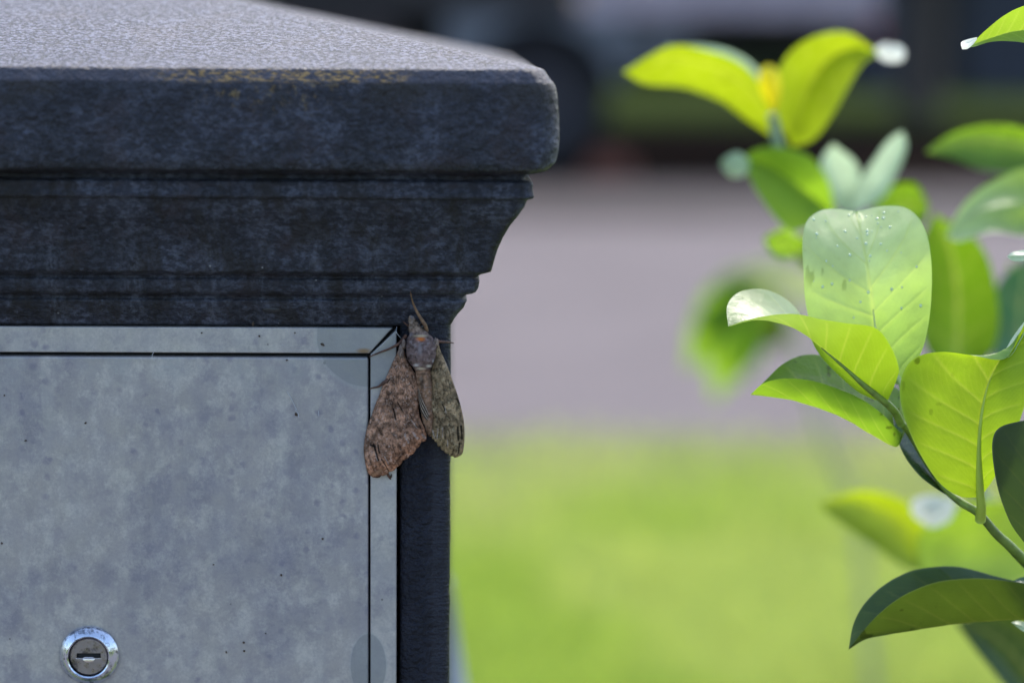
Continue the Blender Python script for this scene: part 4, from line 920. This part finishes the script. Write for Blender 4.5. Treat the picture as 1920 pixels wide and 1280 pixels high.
# ---- third shrub, far out of focus
D3 = 1800
bush3 = empty('shrub', (at(1520, 700, 1.8)[0] + 0.10, 1.8, 0), 'very blurred drooping leaf cluster over the grey road', 'shrub')
f4 = lambda q: [(a, b, c + D3) for a, b, c in q]
def bl3(kind, L, M, Rr, **k):
    k.setdefault('n', 30); k.setdefault('m', 10); k.setdefault('puff', 3.0)
    return leaf(bush3, kind, f4(L), f4(M), f4(Rr), **k)
bl3('green', [(1440, 530, 0), (1370, 545, -10), (1300, 600, -10), (1285, 690, 0)], [(1440, 530, 0), (1390, 575, 0), (1330, 630, 0), (1285, 690, 0)], [(1440, 530, 0), (1420, 600, -10), (1370, 660, -10), (1285, 690, 0)], seed=3)
bl3('green', [(1440, 540, 20), (1370, 590, 10), (1330, 670, 10), (1338, 752, 20)], [(1440, 540, 20), (1400, 610, 20), (1365, 680, 20), (1338, 752, 20)], [(1440, 540, 20), (1440, 620, 10), (1400, 690, 10), (1338, 752, 20)], seed=5)
bl3('green', [(1430, 520, 0), (1380, 510, 0), (1330, 540, 0), (1300, 590, 0)], [(1430, 520, 0), (1390, 540, 0), (1345, 570, 0), (1300, 590, 0)], [(1430, 520, 0), (1400, 570, 0), (1350, 600, 0), (1300, 590, 0)], seed=7)
bl3('olive', [(1480, 540, -20), (1440, 535, -20), (1415, 515, -20), (1420, 490, -20), (1450, 480, -20)], [(1480, 540, -20), (1460, 520, -30), (1450, 500, -30), (1450, 480, -20)], [(1480, 540, -20), (1492, 515, -20), (1480, 490, -20), (1450, 480, -20)], seed=9, veins=0, label='pale blurred leaf on top of the drooping cluster')
bl3('green', [(1440, 545, 10), (1405, 590, 5), (1385, 650, 5), (1380, 715, 10)], [(1440, 545, 10), (1420, 600, 10), (1402, 660, 10), (1380, 715, 10)], [(1440, 545, 10), (1450, 600, 5), (1425, 670, 5), (1380, 715, 10)], seed=15)
bl3('deep', [(1435, 535, -10), (1380, 550, -15), (1330, 590, -15), (1310, 640, -10)], [(1435, 535, -10), (1390, 565, -10), (1345, 600, -10), (1310, 640, -10)], [(1435, 535, -10), (1410, 590, -15), (1360, 625, -15), (1310, 640, -10)], seed=16)
bl3('olive', [(1445, 530, 0), (1410, 500, 0), (1370, 505, 0), (1335, 535, 0)], [(1445, 530, 0), (1410, 525, 0), (1370, 530, 0), (1335, 535, 0)], [(1445, 530, 0), (1410, 548, 0), (1370, 552, 0), (1335, 535, 0)], seed=17)
bl3('dark', [(1450, 560, 20), (1420, 600, 10), (1425, 640, 10), (1450, 655, 20)], [(1450, 560, 20), (1450, 600, 20), (1450, 655, 20)], [(1450, 560, 20), (1480, 600, 10), (1475, 640, 10), (1450, 655, 20)], seed=11)
bl3('olive', [(1450, 530, 0), (1490, 500, 0), (1530, 510, 0), (1560, 550, 0)], [(1450, 530, 0), (1490, 530, 0), (1520, 540, 0), (1560, 550, 0)], [(1450, 530, 0), (1480, 570, 0), (1520, 580, 0), (1560, 550, 0)], seed=13)
stemtube(bush3, f4([(1650, 1500, 20), (1610, 1000, 10), (1560, 860, 0), (1520, 740, 0), (1480, 600, 0), (1445, 530, 0)]), [0.006, 0.0055, 0.005, 0.0045, 0.004, 0.003], simple('straw_stem', (0.50, 0.50, 0.28), 0.6), n=40)
tube('stem', [np.array([bush3.location.x + 0.02, 1.82, -0.02]), np.array([bush3.location.x + 0.03, 1.82, 0.1]), at(1650, 1500, 1.82)], [0.008, 0.007, 0.006], M_stemd, bush3, 10)

# ------------------------------------------------------------------ ground
def lawnmat(name, a, b, c_, sc=1.0):
    t = NT(name)
    f = t.ramp(t.noise(2.2 * sc, 5), 0.35, 0.65); f2 = t.ramp(t.noise(28 * sc, 5), 0.3, 0.7)
    c = t.mix(f, a, b); c = t.mix(t.mul(f2, 0.5), c, c_)
    return t.done(t.pbsdf(Base_Color=c, Roughness=0.9, Specular_IOR_Level=0.0, Normal=t.bump(t.noise(60 * sc, 5), 0.8, 0.02)))
M_lawn = lawnmat('lawn_soil', (0.11, 0.17, 0.03), (0.15, 0.20, 0.04), (0.09, 0.11, 0.03))
M_far = lawnmat('verge_grass', (0.042, 0.062, 0.020), (0.054, 0.074, 0.026), (0.026, 0.036, 0.013), 0.3)
def asphalt():
    t = NT('pale_asphalt')
    f = t.ramp(t.noise(1.1, 6), 0.3, 0.7); sp = t.vor(220)
    c = t.mix(f, (0.130, 0.112, 0.114), (0.168, 0.146, 0.148))
    c = t.mix(t.ramp(t.sep(sp.outputs['Color'])[0], 0.3, 0.9, 0, 0.5), c, (0.24, 0.21, 0.22))
    return t.done(t.pbsdf(Base_Color=c, Roughness=0.85, Specular_IOR_Level=0.15, Normal=t.bump(t.noise(300, 3), 0.6, 0.004)))
M_road = asphalt()
M_shasph = simple('shaded_asphalt', (0.056, 0.047, 0.050), 0.8, spec=0.1, nscale=2)
M_lshade = simple('lorry_shade', (0.016, 0.012, 0.010), 0.9, spec=0.0, nscale=6)
M_bounce = simple('bounce_concrete', (0.15, 0.145, 0.15), 0.8, nscale=4, namt=0.12, spec=0.2)
def sheet(name, x0, x1, y0, y1, z, m, nx=2, ny=2, wob=0):
    V = []; 
    for j in range(ny):
        for i in range(nx):
            x = x0 + (x1 - x0) * i / (nx - 1); y = y0 + (y1 - y0) * j / (ny - 1)
            V.append((x, y, z))
    o = mesh(name, V, gridfaces(ny, nx).tolist(), m, None); o['kind'] = 'structure'; return o
g_edge = ground(960, 812)[1]; g_far = ground(1500, 236)[1]; g_shr = ground(1400, 425)[1]; g_lsh = ground(1400, 345)[1]
sheet('ground', -400, 400, -400, 900, -0.006, M_far)
sheet('lawn', -30, 30, -20, g_edge, 0.0, M_lawn)
sheet('near_road', -150, 150, g_edge - 0.02, g_shr, 0.004, M_road)  # lit near part of the same road
sheet('road', -150, 150, g_shr, g_lsh, 0.0, M_shasph)  # far road: shade of trees and lorry put into a darker colour
sheet('lorry_shade_strip', -150, 150, g_lsh, g_far, 0.004, M_lshade)  # the lorry's shadow on the ground, laid as a near-black strip
sheet('lawn_edge_soil', -30, 30, g_edge - 1.0, g_edge - 0.021, 0.003, simple('dry_soil', (0.19, 0.175, 0.135), 0.95, spec=0.0, nscale=8))
sheet('bounce_ground', -30, 30, -3.2, -0.12, 0.006, M_bounce)  # unseen pale ground added to bounce light onto the pillar front
# lawn blades in view and around (uncountable)
def bladesmat():
    t = NT('grass_blades')
    c = t.attr('Col'); a = t.pbsdf(Base_Color=c, Roughness=0.5, Specular_IOR_Level=0.4)
    b = t.n('ShaderNodeBsdfTranslucent', {'Color': t.mix(1.0, c, (1.7, 1.6, 0.9), 'MULTIPLY')}).outputs[0]
    return t.done(t.n('ShaderNodeMixShader', {0: 0.5, 1: a, 2: b}).outputs[0])
M_blade = bladesmat()
nb_ = 90000
xy = np.concatenate([np.stack([rng.uniform(-0.9, 1.3, 62000), rng.uniform(2.6, g_edge + 0.05, 62000)], 1), np.stack([rng.uniform(-4, 4, 28000), rng.uniform(0.3, g_edge, 28000)], 1)])
thin = (xy[:, 1] > g_edge - 1.3) & (rng.random(nb_) < (xy[:, 1] - g_edge + 1.3) / 1.4); xy[thin, 1] -= 1.5
xy[:, 1] = np.minimum(xy[:, 1], g_edge + 0.10 * (vn(np.concatenate([xy, xy[:, :1] * 0], 1), 5, 3) - 0.3))
hgt = rng.uniform(0.02, 0.05, nb_) * (0.7 + 0.7 * vn(np.concatenate([xy, xy[:, :1] * 0], 1), 3, 8)); an = rng.uniform(0, 2 * math.pi, nb_); wd = rng.uniform(0.0012, 0.0026, nb_)
dx = np.stack([np.cos(an), np.sin(an), np.zeros(nb_)], 1); ln = np.stack([np.cos(an * 3.7), np.sin(an * 3.7), np.zeros(nb_)], 1) * (hgt * rng.uniform(0.1, 0.9, nb_))[:, None]
b0 = np.concatenate([xy, np.zeros((nb_, 1))], 1)
V = np.stack([b0 - dx * wd[:, None], b0 + dx * wd[:, None], b0 + ln + np.array([0, 0, 1]) * hgt[:, None]], 1)
q = np.concatenate([xy, xy[:, :1] * 0], 1); pa = fbm(q, 1.6, 3, 5)[:, None]; pb = rng.random((nb_, 1))
Cg = (np.array([0.295, 0.415, 0.095]) * (1 - sstep(0.4, 0.6, pa)) + np.array([0.365, 0.455, 0.16]) * sstep(0.4, 0.6, pa)) * (0.7 + 0.6 * pb)
Cg = np.repeat(Cg[:, None], 3, 1)
o = mesh('lawn_grass', V.reshape(-1, 3), np.arange(nb_ * 3).reshape(-1, 3).tolist(), M_blade, None, smooth=False, cols={'Col': Cg}); o['kind'] = 'stuff'; o['label'] = 'bright yellow-green blurred lawn grass between pillar and road'; o['category'] = 'grass'

# pale stone standing close behind the pillar's right corner
M_stone = simple('pale_grey_stone', (0.30, 0.32, 0.38), 0.8, nscale=25)
st0 = at(843, 1172, 0.45); st1 = at(866, 1290, 0.45)
slope = (st1[0] - st0[0]) / (st0[2] - st1[2]); V = []
hz = st0[2] + 0.02
for i, f in enumerate(np.linspace(0, 1, 14)):
    z = hz * (1 - f); hw_ = 0.035 + slope * (hz - z) * (1 if f < 0.35 else 0.8)
    for j in range(20):
        tt = 2 * math.pi * j / 20; ex = abs(math.cos(tt)) ** 0.6 * np.sign(math.cos(tt)); ey = abs(math.sin(tt)) ** 0.6 * np.sign(math.sin(tt))
        V.append((st0[0] - 0.040 + hw_ * ex + 0.004, 0.47 + hw_ * 0.7 * ey, z))
V = np.array(V); V += (fbm(V, 14, 3, 2)[:, None] - 0.5) * 0.008 * np.array([1, 1, 0])
o = mesh('marker_stone', V, gridfaces(14, 20, True).tolist() + [list(range(20))], M_stone, None); o['label'] = 'pale grey tapering stone just showing behind the lower right of the pillar'; o['category'] = 'stone'

# ------------------------------------------------------------------ parked lorry across the road
TY = ground(1010, 322)[1]                  # near face of its wheels
def tx(px, py=200): return at(px, py, TY)[0]
def tz(py, px=1200): return at(px, py, TY)[2]
lorry = empty('flatbed_lorry', (tx(900), TY + 1.0, 0), 'blurred flatbed lorry with big dark wheel parked beyond the road', 'lorry')
M_bed = simple('pale_lorry_paint', (0.42, 0.34, 0.37), 0.5, nscale=3)
M_cab = simple('slate_blue_paint', (0.13, 0.14, 0.165), 0.4, nscale=3)
M_chas = simple('chassis_black', (0.012, 0.011, 0.011), 0.7)
M_tyre = simple('tyre_rubber', (0.016, 0.015, 0.018), 0.85, nscale=30)
M_rim = simple('wheel_rim_grey', (0.030, 0.026, 0.034), 0.5)
M_glass = simple('dark_window_glass', (0.01, 0.012, 0.014), 0.05, spec=0.8)
M_lamp = simple('tail_lamp_red', (0.45, 0.02, 0.015), 0.3)
wc = at(1008, 186, TY); wr = wc[2] - 0.004; wcx = wc[0]
def wheel(cx, yn, r=wr, w=0.28):
    seg = 40; prof = [(0.60 * r, 0.03), (0.66 * r, 0.0), (0.80 * r, -0.01), (0.93 * r, 0.005), (r, 0.05), (r, w - 0.05), (0.93 * r, w), (0.6 * r, w - 0.01)]
    V = []
    for rr, y in prof:
        for j in range(seg):
            tt = 2 * math.pi * j / seg; tr = rr * (1 + (0.012 if (rr == r and j % 2) else 0)); V.append((cx + tr * math.cos(tt), yn + y, r + 0.004 + tr * math.sin(tt)))
    tyre = mesh('wheel', V, gridfaces(len(prof), seg, True).tolist(), M_tyre, lorry)
    V = []; pr = [(0.61 * r, 0.02), (0.55 * r, 0.015), (0.52 * r, 0.07), (0.30 * r, 0.09), (0.26 * r, 0.03), (0.12 * r, 0.02), (0.001, 0.02)]
    for rr, y in pr:
        for j in range(seg):
            tt = 2 * math.pi * j / seg; V.append((cx + rr * math.cos(tt), yn + y, r + 0.004 + rr * math.sin(tt)))
    mesh('rim', V, gridfaces(len(pr), seg, True).tolist(), M_rim, tyre)
wheel(wcx, TY); wheel(wcx, TY + 1.75); wheel(wcx - 3.6, TY); wheel(wcx - 3.6, TY + 1.75)
bz = tz(34, 1400); xe = tx(1642); x_s = tx(560); bx0 = wcx - 1.9
dx0 = tx(1085)
box('tool_box', bx0, dx0 - 0.02, TY + 0.02, TY + 1.9, bz, bz + 0.62, simple('dark_brown_steel', (0.022, 0.016, 0.016), 0.6), lorry, 0.02)
box('deck', dx0, xe, TY - 0.12, TY + 2.15, bz, bz + 0.10, M_bed, lorry, 0.01)
for k in range(5):
    xa = dx0 + (xe - dx0) * k / 5; xb = dx0 + (xe - dx0) * (k + 1) / 5
    box('side_board', xa + 0.01, xb - 0.01, TY - 0.115, TY - 0.085, bz + 0.102, bz + 0.50, M_bed, lorry, 0.008)
box('chassis_rail', wcx - 4.3, xe - 0.25, TY + 0.55, TY + 0.68, bz - 0.24, bz - 0.002, M_chas, lorry)
box('chassis_rail', wcx - 4.3, xe - 0.25, TY + 1.35, TY + 1.48, bz - 0.24, bz - 0.002, M_chas, lorry)
box('fuel_tank', wcx - 2.4, wcx - 1.0, TY + 0.02, TY + 0.52, bz - 0.55, bz - 0.06, simple('tank_brown', (0.05, 0.032, 0.028), 0.5), lorry, 0.06)
box('axle', wcx - 0.07, wcx + 0.07, TY + 0.2, TY + 1.8, wr - 0.07, wr + 0.07, M_chas, lorry)
box('axle', wcx - 3.67, wcx - 3.53, TY + 0.2, TY + 1.8, wr - 0.07, wr + 0.07, M_chas, lorry)
box('battery_box', wcx + 0.62, wcx + 1.1, TY + 0.05, TY + 0.5, bz - 0.36, bz - 0.05, M_cab, lorry, 0.02)
# mudguard: arch skirt around the near wheel
V = []; ns = 24
xg0, xg1 = wcx - 0.66, wcx + 0.60
for i in range(ns + 1):
    tt = math.pi * i / ns; V.append((wcx - math.cos(tt) * (wr + 0.045), wr + math.sin(tt) * (wr + 0.05)))
poly = [(xg0, wr + 0.12), (xg0, bz - 0.003)] + [(xg1, bz - 0.003), (xg1, wr + 0.12)] + [(x, z) for x, z in V[::-1] if z > wr + 0.12 ]
prism('mudguard', poly, TY - 0.10, TY + 0.34, M_cab, lorry)
# cab (outside the frame to the left)
cx0, cx1 = wcx - 5.3, wcx - 2.1
prism('cab', [(cx0, 0.55), (cx1 + 0.0, 0.55), (cx1, 2.45), (cx0 + 0.7, 2.45), (cx0 + 0.12, 1.55), (cx0, 1.3)], TY - 0.10, TY + 2.1, M_cab, lorry, 0.05)
prism('cab_window', [(cx0 + 0.4, 1.55), (cx1 - 0.9, 1.55), (cx1 - 0.9, 2.25), (cx0 + 0.78, 2.25)], TY - 0.112, TY - 0.09, M_glass, lorry)
box('tail_lamp', xe - 0.02, xe + 0.03, TY + 0.1, TY + 0.4, bz - 0.16, bz - 0.02, M_lamp, lorry, 0.01)
box('bumper', cx0 - 0.08, cx0 - 0.002, TY - 0.05, TY + 2.05, 0.5, 0.75, M_chas, lorry, 0.02)
# rusty wheel chock on the road
c = ground(1150, 335)
prism('wheel_chock', [(c[0] - 0.22, 0.005), (c[0] + 0.16, 0.005), (c[0] + 0.10, 0.15), (c[0] - 0.10, 0.17)], c[1] - 0.08, c[1] + 0.1, simple('rusty_brown', (0.17, 0.055, 0.035), 0.8), None, 0.01)
o = bpy.data.objects['wheel_chock']; o['label'] = 'blurred rusty brown wedge on the road beside the lorry wheel'; o['category'] = 'wheel chock'

# ------------------------------------------------------------------ hedge, added shade trees and a dark shed far behind
M_foli = leafmat('far_foliage', 0.5, 0.35)
M_bark = simple('bark', (0.05, 0.038, 0.03), 0.9, nscale=12)
def cards(name, n, fpos, size, col, parent, label=None, seed=0):
    rg = np.random.default_rng(seed)
    P = fpos(rg, n); a = rg.normal(size=(n, 3)); a /= np.linalg.norm(a, axis=1, keepdims=True); b = rg.normal(size=(n, 3)); b = np.cross(a, b); b /= np.linalg.norm(b, axis=1, keepdims=True)
    s = (size * rg.uniform(0.6, 1.4, n))[:, None]
    V = np.stack([P - a * s, P + b * s * 0.5, P + a * s, P - b * s * 0.5], 1)
    k = (0.55 + 0.9 * fbm(P, 0.9, 2, seed))[:, None] * (0.8 + 0.4 * rg.random((n, 1)))
    C = np.repeat((np.array(col) * k)[:, None], 4, 1)
    return mesh(name, V.reshape(-1, 3), np.arange(4 * n).reshape(-1, 4).tolist(), M_foli, parent, smooth=False, cols={'Col': C, 'Und': C, 'Tra': C * 1.6}, label=label)
hy = 46.0
hedge = empty('hedge', (2, hy, 0), 'long dark hedge closing the view beyond the verge', 'hedge')
cards('foliage', 70000, lambda r, n: np.stack([r.uniform(-70, 60, n), hy + r.normal(0, 0.6, n), r.uniform(0, 3.2, n) ** 1.0], 1), 0.22, (0.035, 0.060, 0.022), hedge, seed=5)
tube('stem', [np.array([-70, hy + 0.1, 0.5]), np.array([1.0, hy, 0.8]), np.array([60, hy + 0.1, 0.6])], [0.12], M_bark, hedge, 8)
M_wall = simple('dark_blue_boards', (0.030, 0.034, 0.055), 0.6, nscale=4)
sx = at(1780, 30, 40)[0]
shed = empty('shed', (sx, 41, 0), 'dark blue blurred shed at the far right edge beyond the verge', 'shed')
box('wall', sx - 1.25, sx + 2.6, 40, 43, 0, 2.3, M_wall, shed)
prism('roof', [(sx - 1.5, 2.302), (sx + 2.85, 2.302), (sx + 0.7, 3.3)], 39.8, 43.2, M_chas, shed)
box('door', sx - 0.6, sx + 0.3, 39.95, 39.998, 0.02, 2.0, M_chas, shed)
def tree(x, y, h, cr, label, seed):  # crowns above the view, added to shade road and lorry
    t = empty('tree', (x, y, 0), label, 'tree', 'trees added to shade the far side of the road')
    tube('trunk', [np.array([x, y, -0.1]), np.array([x + 0.1, y, h * 0.25]), np.array([x - 0.1, y + 0.1, h * 0.5]), np.array([x, y, h * 0.85])], [0.28, 0.22, 0.16, 0.05], M_bark, t, 14)
    rg = np.random.default_rng(seed); cl_ = rg.normal(size=(26, 3)); cl_ /= np.linalg.norm(cl_, axis=1, keepdims=True); cl_ *= rg.uniform(0.35, 0.95, (26, 1)); cl_ = cl_ * np.array([cr, cr, cr * 0.62]) + np.array([x, y, h * 0.68])
    for q in range(5):
        tube('branch', [np.array([x, y, h * 0.36 + q * 0.25]), (np.array([x, y, h * 0.5]) + cl_[q]) / 2, cl_[q]], [0.10, 0.06, 0.02], M_bark, t, 7)
    def f(r, n):
        k = r.integers(0, 26, n); return cl_[k] + r.normal(size=(n, 3)) * cr * 0.20
    cards('crown', 7000, f, 0.17, (0.05, 0.085, 0.025), t, seed=seed)
ty_ = g_far + 2.2
tree(-4.5, ty_ + 1, 9.5, 4.2, 'tree added for shade behind the lorry cab, leftmost of the shade trees', 3)
tree(tx(760) , ty_ + 2, 9.0, 4.0, 'tree added for shade behind the lorry deck, left of the big wheel', 4)
tree(tx(1880) + 1.8, ty_ + 1.4, 9.5, 4.4, 'tree added for shade right of the lorry tail, rightmost of the shade trees', 6)
